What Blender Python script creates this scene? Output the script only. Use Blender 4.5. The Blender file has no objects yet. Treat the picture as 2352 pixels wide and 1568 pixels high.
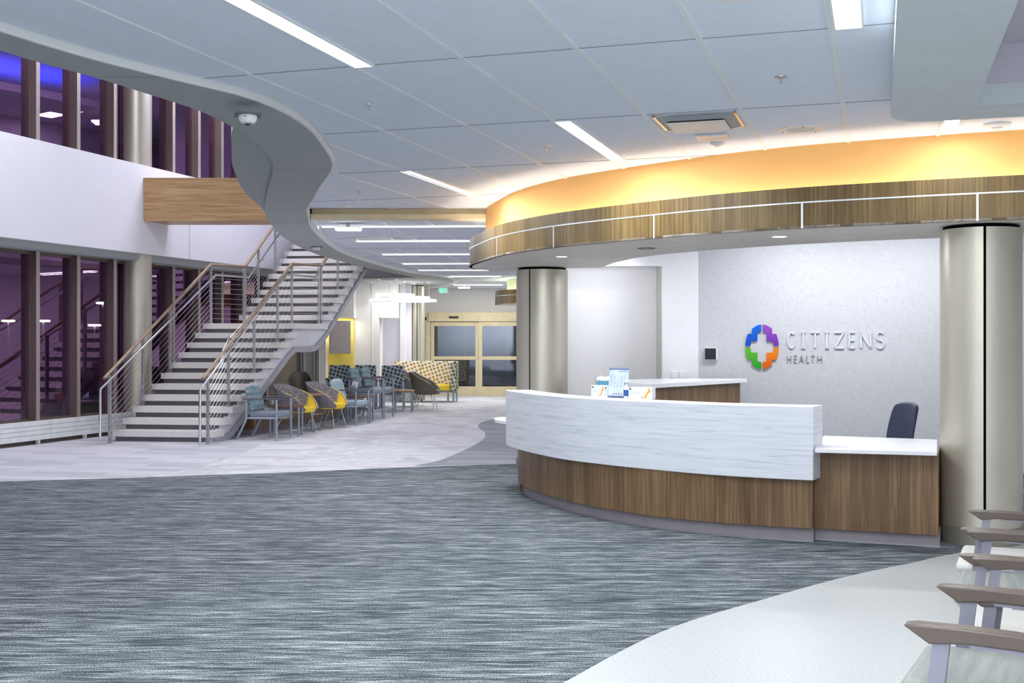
import bpy, bmesh, math, random
from mathutils import Vector, Matrix
R = random.Random(7)
SC = bpy.context.scene
COL = SC.collection
PI = math.pi
CAMZ = 1.6
F = 2640.0

def at(px, py, z):
    """floor-plan point seen at a pixel, for a known height"""
    Y = F * (CAMZ - z) / (py - 783.0)
    return ((px - 1176.0) / F * Y, Y)

def xat(px, Y):
    return (px - 1176.0) / F * Y

def zat(py, Y):
    return CAMZ - (py - 783.0) / F * Y

# room axes: U runs along the window wall, V across it
UX, UY = 0.3042, 0.9526
VX, VY = 0.9526, -0.3042
def uv(u, v):
    return (u * UX + v * VX, u * UY + v * VY)

# ------------------------------------------------------------------ meshes
class MB:
    def __init__(s):
        s.v = []; s.f = []
    def add(s, vs, fs):
        n = len(s.v)
        s.v += [tuple(p) for p in vs]
        s.f += [tuple(i + n for i in f) for f in fs]
        return s
    def box(s, x0, x1, y0, y1, z0, z1, m=None):
        vs = [(x, y, z) for z in (z0, z1) for y in (y0, y1) for x in (x0, x1)]
        if m is not None:
            vs = [m @ Vector(p) for p in vs]
        return s.add(vs, [(0, 2, 3, 1), (4, 5, 7, 6), (0, 1, 5, 4), (2, 6, 7, 3), (0, 4, 6, 2), (1, 3, 7, 5)])
    def prism(s, poly, z0, z1):
        n = len(poly)
        vs = [(x, y, z0) for x, y in poly] + [(x, y, z1) for x, y in poly]
        fs = [tuple(range(n))[::-1], tuple(range(n, 2 * n))]
        fs += [(i, (i + 1) % n, (i + 1) % n + n, i + n) for i in range(n)]
        return s.add(vs, fs)
    def hexa(s, bot, top):
        """eight corners: four below, four above, same order"""
        return s.add(list(bot) + list(top), [(3, 2, 1, 0), (4, 5, 6, 7), (0, 1, 5, 4), (1, 2, 6, 5), (2, 3, 7, 6), (3, 0, 4, 7)])
    def ribbon(s, a, b, z0, z1):
        """solid between two plan curves of equal length"""
        n = len(a)
        vs = []
        for (p, q) in zip(a, b):
            vs += [(p[0], p[1], z0), (q[0], q[1], z0), (q[0], q[1], z1), (p[0], p[1], z1)]
        fs = [(0, 1, 2, 3), (4 * n - 1, 4 * n - 2, 4 * n - 3, 4 * n - 4)]
        for i in range(n - 1):
            k = 4 * i
            for j in range(4):
                fs.append((k + j, k + 4 + j, k + 4 + (j + 1) % 4, k + (j + 1) % 4))
        return s.add(vs, fs)
    def wall(s, path, t, z0, z1, side=0.5):
        """upright strip along a plan path; side 0.5 centres it, 0 puts it left of the path, 1 right"""
        return s.ribbon(offset(path, t * (1 - side)), offset(path, -t * side), z0, z1)
    def tube(s, path, r, n=8, closed=False, flat=None):
        P_ = [Vector(p) for p in path]
        m = len(P_)
        rings = []
        prev = None
        for i in range(m):
            if closed:
                t = (P_[(i + 1) % m] - P_[i - 1])
            else:
                a = P_[i] - P_[i - 1] if i else P_[1] - P_[0]
                b = P_[i + 1] - P_[i] if i < m - 1 else a
                t = a.normalized() + b.normalized()
                if t.length < 1e-6: t = b
            t.normalize()
            if prev is None:
                up = Vector((0, 0, 1)) if abs(t.z) < 0.9 else Vector((0, 1, 0))
                x = t.cross(up).normalized()
            else:
                x = (prev - t * prev.dot(t)).normalized()
            prev = x
            y = t.cross(x)
            ring = []
            for k in range(n):
                a = 2 * PI * (k + .5) / n
                rx = r if flat is None else flat[0]
                ry = r if flat is None else flat[1]
                ring.append(P_[i] + x * math.cos(a) * rx + y * math.sin(a) * ry)
            rings.append(ring)
        vs = [p for ring in rings for p in ring]
        fs = []
        for i in range(m if closed else m - 1):
            for k in range(n):
                j = (i + 1) % m
                fs.append((i * n + k, i * n + (k + 1) % n, j * n + (k + 1) % n, j * n + k))
        if not closed:
            fs += [tuple(range(n))[::-1], tuple((m - 1) * n + k for k in range(n))]
        return s.add(vs, fs)
    def bar(s, p, q, w, h, up=(0, 0, 1)):
        """straight bar of rectangular section w (sideways) by h (upwards)"""
        p, q, up = Vector(p), Vector(q), Vector(up)
        t = (q - p).normalized()
        x = t.cross(up).normalized() * w / 2
        y = x.cross(t).normalized() * h / 2
        c = [-x - y, x - y, x + y, -x + y]
        return s.add([p + k for k in c] + [q + k for k in c], [(3, 2, 1, 0), (4, 5, 6, 7), (0, 1, 5, 4), (1, 2, 6, 5), (2, 3, 7, 6), (3, 0, 4, 7)])
    def lathe(s, prof, n=24, c=(0, 0, 0), m=None):
        k = len(prof)
        vs = []
        for i in range(n):
            a = 2 * PI * i / n
            for (r, z) in prof:
                p = Vector((c[0] + r * math.cos(a), c[1] + r * math.sin(a), c[2] + z))
                vs.append(m @ p if m is not None else p)
        fs = []
        for i in range(n):
            j = (i + 1) % n
            for q in range(k - 1):
                fs.append((i * k + q, j * k + q, j * k + q + 1, i * k + q + 1))
        fs.append(tuple(i * k for i in range(n))[::-1])
        fs.append(tuple(i * k + k - 1 for i in range(n)))
        return s.add(vs, fs)
    def sweep(s, prof, x0, x1):
        """profile in (y, z) pulled along x"""
        n = len(prof)
        vs = [(x0, y, z) for y, z in prof] + [(x1, y, z) for y, z in prof]
        return s.add(vs, [tuple(range(n)), tuple(range(2 * n - 1, n - 1, -1))] + [(i, i + n, (i + 1) % n + n, (i + 1) % n) for i in range(n)])
    def grid(s, pts):
        """sheet from rows of points"""
        m, n = len(pts), len(pts[0])
        return s.add([p for row in pts for p in row], [(i * n + j, i * n + j + 1, (i + 1) * n + j + 1, (i + 1) * n + j) for i in range(m - 1) for j in range(n - 1)])
    def build(s, name, mat, parent=None, smooth=0, bevel=0, seg=2, sub=0, solid=0, offs=-1):
        me = bpy.data.meshes.new(name)
        me.from_pydata([tuple(p) for p in s.v], [], s.f)
        bm = bmesh.new(); bm.from_mesh(me)
        bmesh.ops.remove_doubles(bm, verts=bm.verts, dist=1e-5)
        bmesh.ops.recalc_face_normals(bm, faces=bm.faces)
        bm.to_mesh(me); bm.free()
        me.materials.append(mat)
        if smooth:
            for p in me.polygons: p.use_smooth = True
            me.set_sharp_from_angle(angle=math.radians(smooth))
        o = bpy.data.objects.new(name, me)
        COL.objects.link(o)
        if parent is not None: o.parent = parent
        if solid:
            md = o.modifiers.new('thick', 'SOLIDIFY'); md.thickness = solid; md.offset = offs
        if bevel:
            md = o.modifiers.new('round', 'BEVEL'); md.width = bevel; md.segments = seg
            md.limit_method = 'ANGLE'; md.angle_limit = math.radians(40)
        if sub:
            md = o.modifiers.new('smooth', 'SUBSURF'); md.levels = sub; md.render_levels = sub
        return o

def offset(path, d):
    """plan curve moved d to its left"""
    out = []
    n = len(path)
    for i in range(n):
        a = path[i - 1] if i else None
        b = path[i + 1] if i < n - 1 else None
        p = path[i]
        ns = []
        for (q, r) in ((a, p), (p, b)):
            if q is None or r is None: continue
            dx, dy = r[0] - q[0], r[1] - q[1]
            l = math.hypot(dx, dy) or 1
            ns.append((-dy / l, dx / l))
        nx = sum(k[0] for k in ns); ny = sum(k[1] for k in ns)
        l = math.hypot(nx, ny) or 1
        nx /= l; ny /= l
        c = max(.5, nx * ns[0][0] + ny * ns[0][1])
        out.append((p[0] + nx * d / c, p[1] + ny * d / c))
    return out

def curve(pts, per=6):
    """smooth plan curve through points"""
    out = []
    n = len(pts)
    for i in range(n - 1):
        p0 = pts[max(i - 1, 0)]; p1 = pts[i]; p2 = pts[i + 1]; p3 = pts[min(i + 2, n - 1)]
        for k in range(per):
            t = k / per
            out.append(tuple(.5 * (2 * p1[j] + (p2[j] - p0[j]) * t + (2 * p0[j] - 5 * p1[j] + 4 * p2[j] - p3[j]) * t * t + (3 * p1[j] - p0[j] - 3 * p2[j] + p3[j]) * t ** 3) for j in range(len(p1))))
    out.append(tuple(pts[-1]))
    return out

def resample(path, n):
    d = [0]
    for a, b in zip(path, path[1:]): d.append(d[-1] + math.dist(a, b))
    out = []
    j = 0
    for i in range(n):
        t = d[-1] * i / (n - 1)
        while j < len(d) - 2 and d[j + 1] < t: j += 1
        k = (t - d[j]) / ((d[j + 1] - d[j]) or 1)
        k = min(max(k, 0), 1)
        out.append(tuple(path[j][q] + (path[j + 1][q] - path[j][q]) * k for q in range(len(path[0]))))
    return out

def inside(p, poly):
    x, y = p; c = False
    n = len(poly)
    for i in range(n):
        x1, y1 = poly[i]; x2, y2 = poly[i - 1]
        if (y1 > y) != (y2 > y) and x < (x2 - x1) * (y - y1) / (y2 - y1) + x1: c = not c
    return c

def clip(p, q, poly, step=.03):
    """stretches of the segment p-q that lie over the polygon"""
    n = max(2, int(math.dist(p, q) / step))
    runs = []; start = None; last = None
    for i in range(n + 1):
        t = i / n
        c = (p[0] + (q[0] - p[0]) * t, p[1] + (q[1] - p[1]) * t)
        if inside(c, poly):
            if start is None: start = c
            last = c
        elif start is not None:
            runs.append((start, last)); start = None
    if start is not None: runs.append((start, last))
    return [r for r in runs if math.dist(*r) > .05]

def tag(o, label=None, cat=None, group=None, kind=None):
    if label: o['label'] = label
    if cat: o['category'] = cat
    if group: o['group'] = group
    if kind: o['kind'] = kind
    return o

def thing(name, label, cat, loc=(0, 0, 0), rz=0, group=None, kind=None):
    o = bpy.data.objects.new(name, None)
    COL.objects.link(o)
    o.empty_display_size = .1
    o.location = loc; o.rotation_euler = (0, 0, rz)
    return tag(o, label, cat, group, kind)

def struct(o, label=None, cat=None):
    return tag(o, label, cat, None, 'structure')

def copy_thing(root, loc, rz, label, group=None):
    r = root.copy(); COL.objects.link(r)
    r.location = loc; r.rotation_euler = (0, 0, rz); r['label'] = label
    if group: r['group'] = group
    for ch in list(root.children):
        c = ch.copy(); COL.objects.link(c); c.parent = r
        for g in list(ch.children):
            d = g.copy(); COL.objects.link(d); d.parent = c
    return r

# --------------------------------------------------------------- materials
class NT:
    def __init__(s, name):
        s.m = bpy.data.materials.new(name); s.m.use_nodes = True
        s.t = s.m.node_tree
        s.b = s.t.nodes['Principled BSDF']
        s.out = s.t.nodes['Material Output']
    def n(s, kind, **kw):
        o = s.t.nodes.new(kind)
        for k, v in kw.items(): setattr(o, k, v)
        return o
    def l(s, a, b): s.t.links.new(a, b)
    def coord(s, scale=(1, 1, 1), rot=(0, 0, 0), kind='Object'):
        c = s.n('ShaderNodeTexCoord'); m = s.n('ShaderNodeMapping')
        m.inputs['Scale'].default_value = scale; m.inputs['Rotation'].default_value = rot
        s.l(c.outputs[kind], m.inputs[0]); return m.outputs[0]
    def noise(s, vec, scale=5, detail=3, rough=.5, dist=0):
        o = s.n('ShaderNodeTexNoise')
        o.inputs['Scale'].default_value = scale; o.inputs['Detail'].default_value = detail
        o.inputs['Roughness'].default_value = rough; o.inputs['Distortion'].default_value = dist
        if vec is not None: s.l(vec, o.inputs['Vector'])
        return o.outputs['Fac']
    def ramp(s, fac, stops):
        o = s.n('ShaderNodeValToRGB'); e = o.color_ramp.elements
        while len(e) < len(stops): e.new(.5)
        for k, (p, c) in zip(e, stops):
            k.position = p; k.color = (*c, 1)
        s.l(fac, o.inputs[0]); return o.outputs[0]
    def math(s, op, a, b=None, clamp=False):
        o = s.n('ShaderNodeMath', operation=op, use_clamp=clamp)
        for i, x in enumerate((a, b)):
            if x is None: continue
            if isinstance(x, (int, float)): o.inputs[i].default_value = x
            else: s.l(x, o.inputs[i])
        return o.outputs[0]
    def mix(s, fac, a, b, blend='MIX'):
        o = s.n('ShaderNodeMix', data_type='RGBA', blend_type=blend)
        for i, x in ((0, fac), (6, a), (7, b)):
            if isinstance(x, (int, float)): o.inputs[i].default_value = x
            elif isinstance(x, tuple): o.inputs[i].default_value = (*x, 1)
            else: s.l(x, o.inputs[i])
        return o.outputs[2]
    def base(s, c):
        if isinstance(c, tuple): s.b.inputs['Base Color'].default_value = (*c, 1)
        else: s.l(c, s.b.inputs['Base Color'])
        return s
    def set(s, rough=.5, metal=0, spec=.5, coat=0):
        s.b.inputs['Roughness'].default_value = rough; s.b.inputs['Metallic'].default_value = metal
        s.b.inputs['Specular IOR Level'].default_value = spec; s.b.inputs['Coat Weight'].default_value = coat
        return s
    def bump(s, h, strength=.2, dist=.01):
        o = s.n('ShaderNodeBump'); o.inputs['Strength'].default_value = strength; o.inputs['Distance'].default_value = dist
        s.l(h, o.inputs['Height']); s.l(o.outputs[0], s.b.inputs['Normal']); return s

MATS = {}
def plain(name, c, rough=.5, metal=0, spec=.5, vary=.06, scale=6, coat=0):
    """paint, plastic or metal with a faint uneven tone"""
    k = NT(name)
    f = k.noise(k.coord(), scale, 2)
    lo = tuple(x * (1 - vary) for x in c); hi = tuple(min(1, x * (1 + vary)) for x in c)
    k.base(k.ramp(f, [(.3, lo), (.7, hi)])).set(rough, metal, spec, coat)
    MATS[name] = k.m; return k.m

def glow(name, c, s, sample=False):
    k = NT(name); k.base((.8, .8, .8))
    k.b.inputs['Emission Color'].default_value = (*c, 1); k.b.inputs['Emission Strength'].default_value = s
    if not sample: k.m.cycles.emission_sampling = 'NONE'
    MATS[name] = k.m; return k.m

def wood(name, c1, c2, c3, scale=(28, 28, .7), rough=.42, broad=(3.2, 3.2, .12)):
    k = NT(name)
    fine = k.noise(k.coord(scale), 2.2, 5, .62, .3)
    wide = k.noise(k.coord(broad), 2.0, 2, .5, .4)
    f = k.math('ADD', k.math('MULTIPLY', fine, .62), k.math('MULTIPLY', wide, .38))
    k.base(k.ramp(f, [(.34, c1), (.5, c2), (.66, c3)])).set(rough, 0, .4)
    MATS[name] = k.m; return k.m

wood('walnut_veneer', (.105, .058, .027), (.2, .118, .056), (.33, .21, .105))
wood('canopy_veneer', (.08, .052, .018), (.16, .106, .04), (.27, .185, .075))
wood('beam_veneer', (.3, .165, .065), (.46, .28, .13), (.68, .46, .25), scale=(.9, 8, 40), broad=(.3, 2, 7))
wood('oak_rail', (.27, .185, .12), (.36, .26, .18), (.45, .34, .25), scale=(14, 4, 14))
wood('table_top', (.1, .05, .03), (.17, .085, .05), (.24, .13, .08), scale=(20, 3, 20))
wood('light_table_top', (.24, .13, .06), (.34, .2, .1), (.42, .26, .14), scale=(20, 3, 20))

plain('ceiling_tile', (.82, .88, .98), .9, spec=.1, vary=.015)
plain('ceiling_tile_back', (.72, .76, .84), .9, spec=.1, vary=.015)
plain('grid_bar', (.85, .88, .9), .6, vary=.01)
plain('grid_gap', (.3, .32, .35), .9, vary=.02)
plain('soffit_paint', (.43, .455, .45), .7, spec=.2, vary=.02)
plain('fascia_paint', (.72, .72, .7), .7, spec=.2, vary=.02)
plain('trim_white', (.83, .85, .83), .5, vary=.01)
plain('cloud_paint', (.66, .72, .74), .8, spec=.15, vary=.02)
plain('cloud_recess', (.62, .61, .68), .8, spec=.15, vary=.02)
plain('wall_white', (.84, .84, .86), .8, spec=.15, vary=.012)
plain('wall_warm', (.86, .84, .81), .8, spec=.15, vary=.012)
plain('wall_panel', (.84, .84, .9), .55, spec=.3, vary=.01, scale=2)
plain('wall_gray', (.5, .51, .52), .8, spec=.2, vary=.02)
plain('wall_yellow', (.94, .74, .16), .7, spec=.2, vary=.02)
plain('drum_yellow', (.9, .53, .2), .75, spec=.15, vary=.015)
plain('drum_green', (.86, .9, .62), .75, spec=.15, vary=.015)
plain('alcove_return', (.5, .5, .46), .8, spec=.2)
plain('column_metal', (.6, .565, .47), .4, .65, vary=.03, scale=2)
plain('column_base', (.3, .28, .23), .45, .4)
plain('seam_black', (.004, .004, .005), .9, spec=.05)
plain('mullion_bronze', (.17, .135, .115), .42, .35, vary=.03)
plain('mullion_edge', (.42, .37, .33), .4, .4)
plain('radiator_white', (.8, .83, .82), .45)
plain('steel', (.62, .62, .63), .28, 1)
plain('dull_metal', (.36, .4, .42), .6, .0)
plain('steel_post', (.55, .55, .57), .36, .9)
plain('chrome', (.8, .78, .72), .12, 1)
plain('stringer_paint', (.66, .66, .72), .5, vary=.02)
plain('riser_paint', (.13, .125, .14), .6)
plain('flange_shade', (.36, .36, .4), .5)  # stringer gray darkened: the flange's weaker light is put into its colour
plain('wall_taupe', (.15, .13, .105), .8)
plain('quartz_top', (.87, .88, .91), .25, vary=.012)
plain('toe_kick', (.3, .27, .29), .6)
plain('strip_aluminium', (.75, .8, .82), .3, .6)
plain('white_plastic', (.82, .83, .84), .4)
plain('dark_plastic', (.03, .03, .035), .35)
plain('dark_bracket', (.12, .12, .13), .5)
plain('smoke_glass', (.015, .015, .018), .15)
plain('frame_blue_gray', (.33, .38, .45), .38, .5)
plain('arm_dark', (.1, .1, .12), .45)
plain('vinyl_gray', (.2, .24, .29), .4)
plain('vinyl_blue', (.34, .46, .54), .42)
plain('vinyl_taupe', (.15, .135, .105), .4)
plain('vinyl_yellow', (.85, .6, .03), .42)
plain('cream_piping', (.8, .72, .5), .5)
plain('seat_cream', (.56, .55, .52), .45, vary=.03)
plain('seat_cream_side', (.5, .44, .35), .5)
plain('arm_taupe', (.11, .085, .07), .36)
plain('post_lilac', (.27, .27, .325), .38, .4)
plain('office_navy', (.035, .05, .1), .55)
plain('champagne', (.72, .62, .4), .42, .35)
plain('tv_gray', (.42, .38, .37), .5)
plain('asphalt', (.03, .03, .033), .9)
plain('night', (.002, .002, .004), 1, spec=0)
plain('car_paint', (.012, .012, .014), .2)
plain('snow', (.6, .75, .7), .9)
plain('cone_orange', (.9, .2, .03), .5)
plain('paper', (.85, .87, .92), .6)
plain('paper_gray', (.62, .66, .74), .6)
plain('ink_blue', (.02, .09, .33), .5)
plain('ink_pale', (.55, .66, .85), .6)
plain('ink_gray', (.25, .25, .28), .5)
plain('print_orange', (.95, .35, .03), .5)
plain('tissue_blue', (.12, .36, .52), .7)
plain('clear_gel', (.72, .78, .84), .1)
plain('sign_silver', (.68, .7, .74), .35, .5)
plain('sign_pewter', (.33, .34, .37), .35, .5)
plain('paper_mag', (.3, .33, .36), .5, vary=.5, scale=40)
glow('lamp_white', (.93, .96, 1), 9)
glow('lamp_tube', (.95, .95, 1), 8)
glow('lamp_ring', (.95, .95, 1), 3)
glow('lamp_street', (.95, 1, .95), 14)
glow('exit_green', (.0, .6, .25), 1.0)
glow('cove_strip', (1, .9, .78), 19, True)
glow('cove_strip_green', (.95, 1, .75), 20, True)
glow('blue_cove', (.02, .08, 1), 12, True)
glow('violet_cove', (.25, .2, 1), 5, True)

def m_carpet():
    k = NT('carpet_dark')
    fine = k.noise(k.coord((3.6, 62, 1), (0, 0, .12)), 1.0, 4, .72)
    band = k.noise(k.coord((.9, 11, 1), (0, 0, .12)), 1.3, 3, .55)
    speck = k.noise(k.coord((120, 70, 1)), 1.2, 2, .7)
    f = k.math('ADD', k.math('ADD', k.math('MULTIPLY', fine, .5), k.math('MULTIPLY', band, .2)), k.math('MULTIPLY', speck, .3))
    k.base(k.ramp(f, [(.4, (.018, .023, .029)), (.475, (.07, .087, .1)), (.525, (.165, .192, .208)), (.6, (.56, .585, .6))])).set(.95, 0, .1)
    k.bump(speck, .3, .004)
    MATS['carpet_dark'] = k.m
m_carpet()

def m_wave():
    k = NT('carpet_light')
    w = k.noise(k.coord((.55, .9, 1), (0, 0, -.5)), 1.0, 4, .55, 2.4)
    p = k.noise(k.coord((.9, .5, 1), (0, 0, .5)), 1.2, 2)
    f = k.math('ADD', k.math('MULTIPLY', w, .7), k.math('MULTIPLY', p, .3))
    k.base(k.ramp(f, [(.36, (.48, .48, .52)), (.47, (.56, .56, .6)), (.53, (.68, .68, .72)), (.57, (.56, .56, .6)), (.64, (.62, .62, .66))])).set(.95, 0, .1)
    MATS['carpet_light'] = k.m
m_wave()

def m_tiles(name, a, b, c, rot):
    k = NT(name)
    br = k.n('ShaderNodeTexBrick')
    br.offset = .37
    br.inputs['Scale'].default_value = 1; br.inputs['Mortar Size'].default_value = 0
    br.inputs['Brick Width'].default_value = 1.0; br.inputs['Row Height'].default_value = .25
    br.inputs['Color1'].default_value = (*a, 1); br.inputs['Color2'].default_value = (*b, 1)
    k.l(k.coord((1, 1, 1), (0, 0, rot)), br.inputs['Vector'])
    sp = k.noise(k.coord((4, 60, 1), (0, 0, rot)), 1.5, 3)
    k.base(k.mix(k.math('MULTIPLY', sp, .55), br.outputs['Color'], c)).set(.95, 0, .1)
    MATS[name] = k.m
m_tiles('carpet_plank', (.62, .62, .67), (.42, .43, .48), (.56, .57, .62), .16)
m_tiles('carpet_border', (.34, .34, .39), (.22, .23, .28), (.42, .42, .46), .1)

def m_vinyl():
    k = NT('vinyl_floor')
    s1 = k.noise(k.coord((60, 60, 1)), 1.2, 3, .7)
    s2 = k.noise(k.coord((.7, .7, 1)), 1, 1)
    f = k.math('ADD', k.math('MULTIPLY', s1, .8), k.math('MULTIPLY', s2, .2))
    k.base(k.ramp(f, [(.3, (.27, .27, .25)), (.42, (.45, .47, .465)), (.6, (.52, .545, .55))])).set(.4, 0, .4)
    MATS['vinyl_floor'] = k.m
m_vinyl()

def m_terrazzo():
    k = NT('terrazzo')
    f = k.noise(k.coord((80, 80, 80)), 1.3, 2, .6)
    k.base(k.ramp(f, [(.3, (.5, .47, .45)), (.42, (.7, .68, .66)), (.6, (.78, .76, .74))])).set(.6, 0, .3)
    MATS['terrazzo'] = k.m
m_terrazzo()

def m_quartz():
    k = NT('quartz_veined')
    f = k.noise(k.coord((1.4, 1.4, 34)), 1.2, 5, .65, .5)
    k.base(k.ramp(f, [(.28, (.5, .56, .62)), (.42, (.72, .76, .81)), (.55, (.79, .82, .87)), (.75, (.84, .87, .91))])).set(.35, 0, .4)
    MATS['quartz_veined'] = k.m
m_quartz()

def m_textile():
    k = NT('wall_textile')
    a = k.noise(k.coord((14, 14, 210)), 1, 2); b = k.noise(k.coord((210, 210, 14)), 1, 2)
    f = k.math('ADD', k.math('MULTIPLY', a, .5), k.math('MULTIPLY', b, .5))
    k.base(k.ramp(f, [(.36, (.53, .535, .56)), (.5, (.6, .605, .63)), (.64, (.66, .665, .69))])).set(.85, 0, .15)
    MATS['wall_textile'] = k.m
m_textile()

def m_tweed():
    k = NT('tweed_gray')
    a = k.noise(k.coord((16, 16, 130)), 1, 2); b = k.noise(k.coord((130, 130, 16)), 1, 2)
    f = k.math('ADD', k.math('MULTIPLY', a, .5), k.math('MULTIPLY', b, .5))
    k.base(k.ramp(f, [(.38, (.1, .09, .115)), (.5, (.23, .215, .25)), (.62, (.38, .36, .4))])).set(.9, 0, .1)
    MATS['tweed_gray'] = k.m
m_tweed()

def m_seatgreen():
    k = NT('seat_sage')
    f = k.noise(k.coord((3, 30, 10)), 1, 4, .6)
    k.base(k.ramp(f, [(.35, (.22, .25, .235)), (.65, (.32, .33, .305))])).set(.6, 0, .3)
    MATS['seat_sage'] = k.m
m_seatgreen()

def m_dots(name, ground, ring, core, scale):
    """round motifs in staggered rows, seen on the x-z faces"""
    k = NT(name)
    v = k.n('ShaderNodeTexVoronoi', feature='F1', voronoi_dimensions='2D'); v.inputs['Randomness'].default_value = .22
    v.inputs['Scale'].default_value = scale
    k.l(k.coord((1, 1, 1), (PI / 2, 0, .3)), v.inputs['Vector'])
    k.base(k.ramp(v.outputs['Distance'], [(.1, core), (.2, ring), (.33, ring), (.38, ground)])).set(.75, 0, .2)
    MATS[name] = k.m
m_dots('dots_blue', (.4, .5, .56), (.05, .045, .045), (.16, .1, .07), 11)
m_dots('dots_gold', (.86, .84, .78), (.5, .36, .14), (.3, .17, .05), 10.5)
m_dots('dots_olive', (.56, .62, .58), (.1, .08, .03), (.3, .2, .06), 10.5)
def m_zig():
    k = NT('zigzag_olive')
    f = k.noise(k.coord((30, 22, 9)), 1.4, 3, .6, 1.5)
    k.base(k.ramp(f, [(.42, (.1, .1, .035)), (.5, (.34, .33, .18)), (.58, (.62, .62, .5))])).set(.8, 0, .15)
    MATS['zigzag_olive'] = k.m
m_zig()
def m_leaf():
    k = NT('leaf_blue')
    w = k.n('ShaderNodeTexVoronoi', feature='SMOOTH_F1', voronoi_dimensions='2D'); w.inputs['Randomness'].default_value = .2
    w.inputs['Scale'].default_value = 1
    k.l(k.coord((15, 15, 10), (PI / 2, 0, 0)), w.inputs['Vector'])
    big = k.noise(k.coord((2, 2, 3)), 2, 2)
    a = k.ramp(w.outputs['Distance'], [(.08, (.06, .1, .13)), (.16, (.4, .44, .42)), (.34, (.27, .34, .35)), (.46, (.1, .16, .2))])
    k.base(k.mix(k.math('MULTIPLY', big, .5), a, (.1, .25, .34))).set(.7, 0, .2)
    MATS['leaf_blue'] = k.m
m_leaf()

def m_petal(name, c1, c2):
    k = NT(name)
    c = k.n('ShaderNodeTexCoord'); s = k.n('ShaderNodeSeparateXYZ'); k.l(c.outputs['Generated'], s.inputs[0])
    k.base(k.ramp(s.outputs['Z'], [(0, c1), (1, c2)])).set(.6, 0, .25)
    MATS[name] = k.m
m_petal('petal_blue', (.003, .07, .5), (.006, .14, .66))
m_petal('petal_purple', (.16, .03, .4), (.3, .08, .5))
m_petal('petal_green', (.006, .34, .02), (.13, .46, .03))
m_petal('petal_orange', (.75, .1, .005), (.85, .25, .01))

def m_glass():
    k = NT('window_glass')
    g = k.n('ShaderNodeBsdfGlossy'); g.inputs['Color'].default_value = (.24, .13, .26, 1); g.inputs['Roughness'].default_value = .0
    t = k.n('ShaderNodeBsdfTransparent'); t.inputs['Color'].default_value = (.5, .5, .5, 1)
    a = k.n('ShaderNodeAddShader'); k.l(g.outputs[0], a.inputs[0]); k.l(t.outputs[0], a.inputs[1])
    k.l(a.outputs[0], k.out.inputs['Surface']); MATS['window_glass'] = k.m
    k = NT('door_glass')
    g = k.n('ShaderNodeBsdfGlossy'); g.inputs['Color'].default_value = (.12, .13, .15, 1); g.inputs['Roughness'].default_value = .03
    t = k.n('ShaderNodeBsdfTransparent'); t.inputs['Color'].default_value = (.22, .23, .25, 1)
    a = k.n('ShaderNodeAddShader'); k.l(g.outputs[0], a.inputs[0]); k.l(t.outputs[0], a.inputs[1])
    k.l(a.outputs[0], k.out.inputs['Surface']); MATS['door_glass'] = k.m
    k = NT('acrylic')
    g = k.n('ShaderNodeBsdfGlossy'); g.inputs['Color'].default_value = (.12, .12, .12, 1); g.inputs['Roughness'].default_value = .05
    t = k.n('ShaderNodeBsdfTransparent'); t.inputs['Color'].default_value = (.86, .88, .9, 1)
    a = k.n('ShaderNodeAddShader'); k.l(g.outputs[0], a.inputs[0]); k.l(t.outputs[0], a.inputs[1])
    k.l(a.outputs[0], k.out.inputs['Surface']); MATS['acrylic'] = k.m
m_glass()
m = MATS

LIGHTS = []
def lamp(name, loc, sx, sy, power, color=(.95, .97, 1), rz=0, rot=None, spread=PI):
    d = bpy.data.lights.new(name, 'AREA'); d.shape = 'RECTANGLE'; d.size = sx; d.size_y = sy
    d.energy = power; d.color = color; d.spread = spread
    o = bpy.data.objects.new(name, d); COL.objects.link(o)
    o.location = loc; o.rotation_euler = rot if rot else (0, 0, rz)
    return o

# ================================================================ SETTING
CEIL = 3.23      # main tiled ceiling
CEIL2 = 3.15     # tiled ceiling of the far wing
SOF = 3.11       # curved soffit
UPC = 7.5        # ceiling of the upper storey

# ---- floor finishes
W_AX = (.99, -.14)
dark = [(-16, -6), (9, -6), (9, 15.7), (1.2, 15.4), (.085, 15.03), (-1.4, 14.57), (-2.87, 13.96), (-4.4, 13.5), (-5.84, 13.12), (-8.5, 12.2), (-16, 10.2)]
vin_edge = curve([(-1.2, 3.6), (-.15, 4.75), (.2425, 5.38), (.493, 5.81), (.766, 6.24), (1.06, 6.61), (1.544, 7.1), (2.095, 7.64), (2.478, 7.97), (2.88, 8.28), (3.325, 8.64), (4.2, 9.15), (5.2, 9.6)], 6)
struct(MB().prism(dark, -.05, 0).build('floor', m['carpet_dark']), 'dark slate striped carpet across the lobby', 'floor')
struct(MB().prism(vin_edge + [(8.9, 9.6), (8.9, -5.9), (-1.4, -5.9)], -.02, .003).build('floor_vinyl', m['vinyl_floor']), 'pale speckled vinyl under the chairs, edged by a curve', 'floor')
far_edge = [(9, 15.7), (1.2, 15.4), (.085, 15.03), (-1.4, 14.57), (-2.87, 13.96), (-4.4, 13.5), (-5.84, 13.12), (-8.5, 12.2), (-16, 10.2)]
struct(MB().prism(far_edge + [(-16, 36), (9, 36)], -.05, 0).build('floor_light_carpet', m['carpet_light']), 'pale swirled carpet leading to the sliding doors', 'floor')
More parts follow.
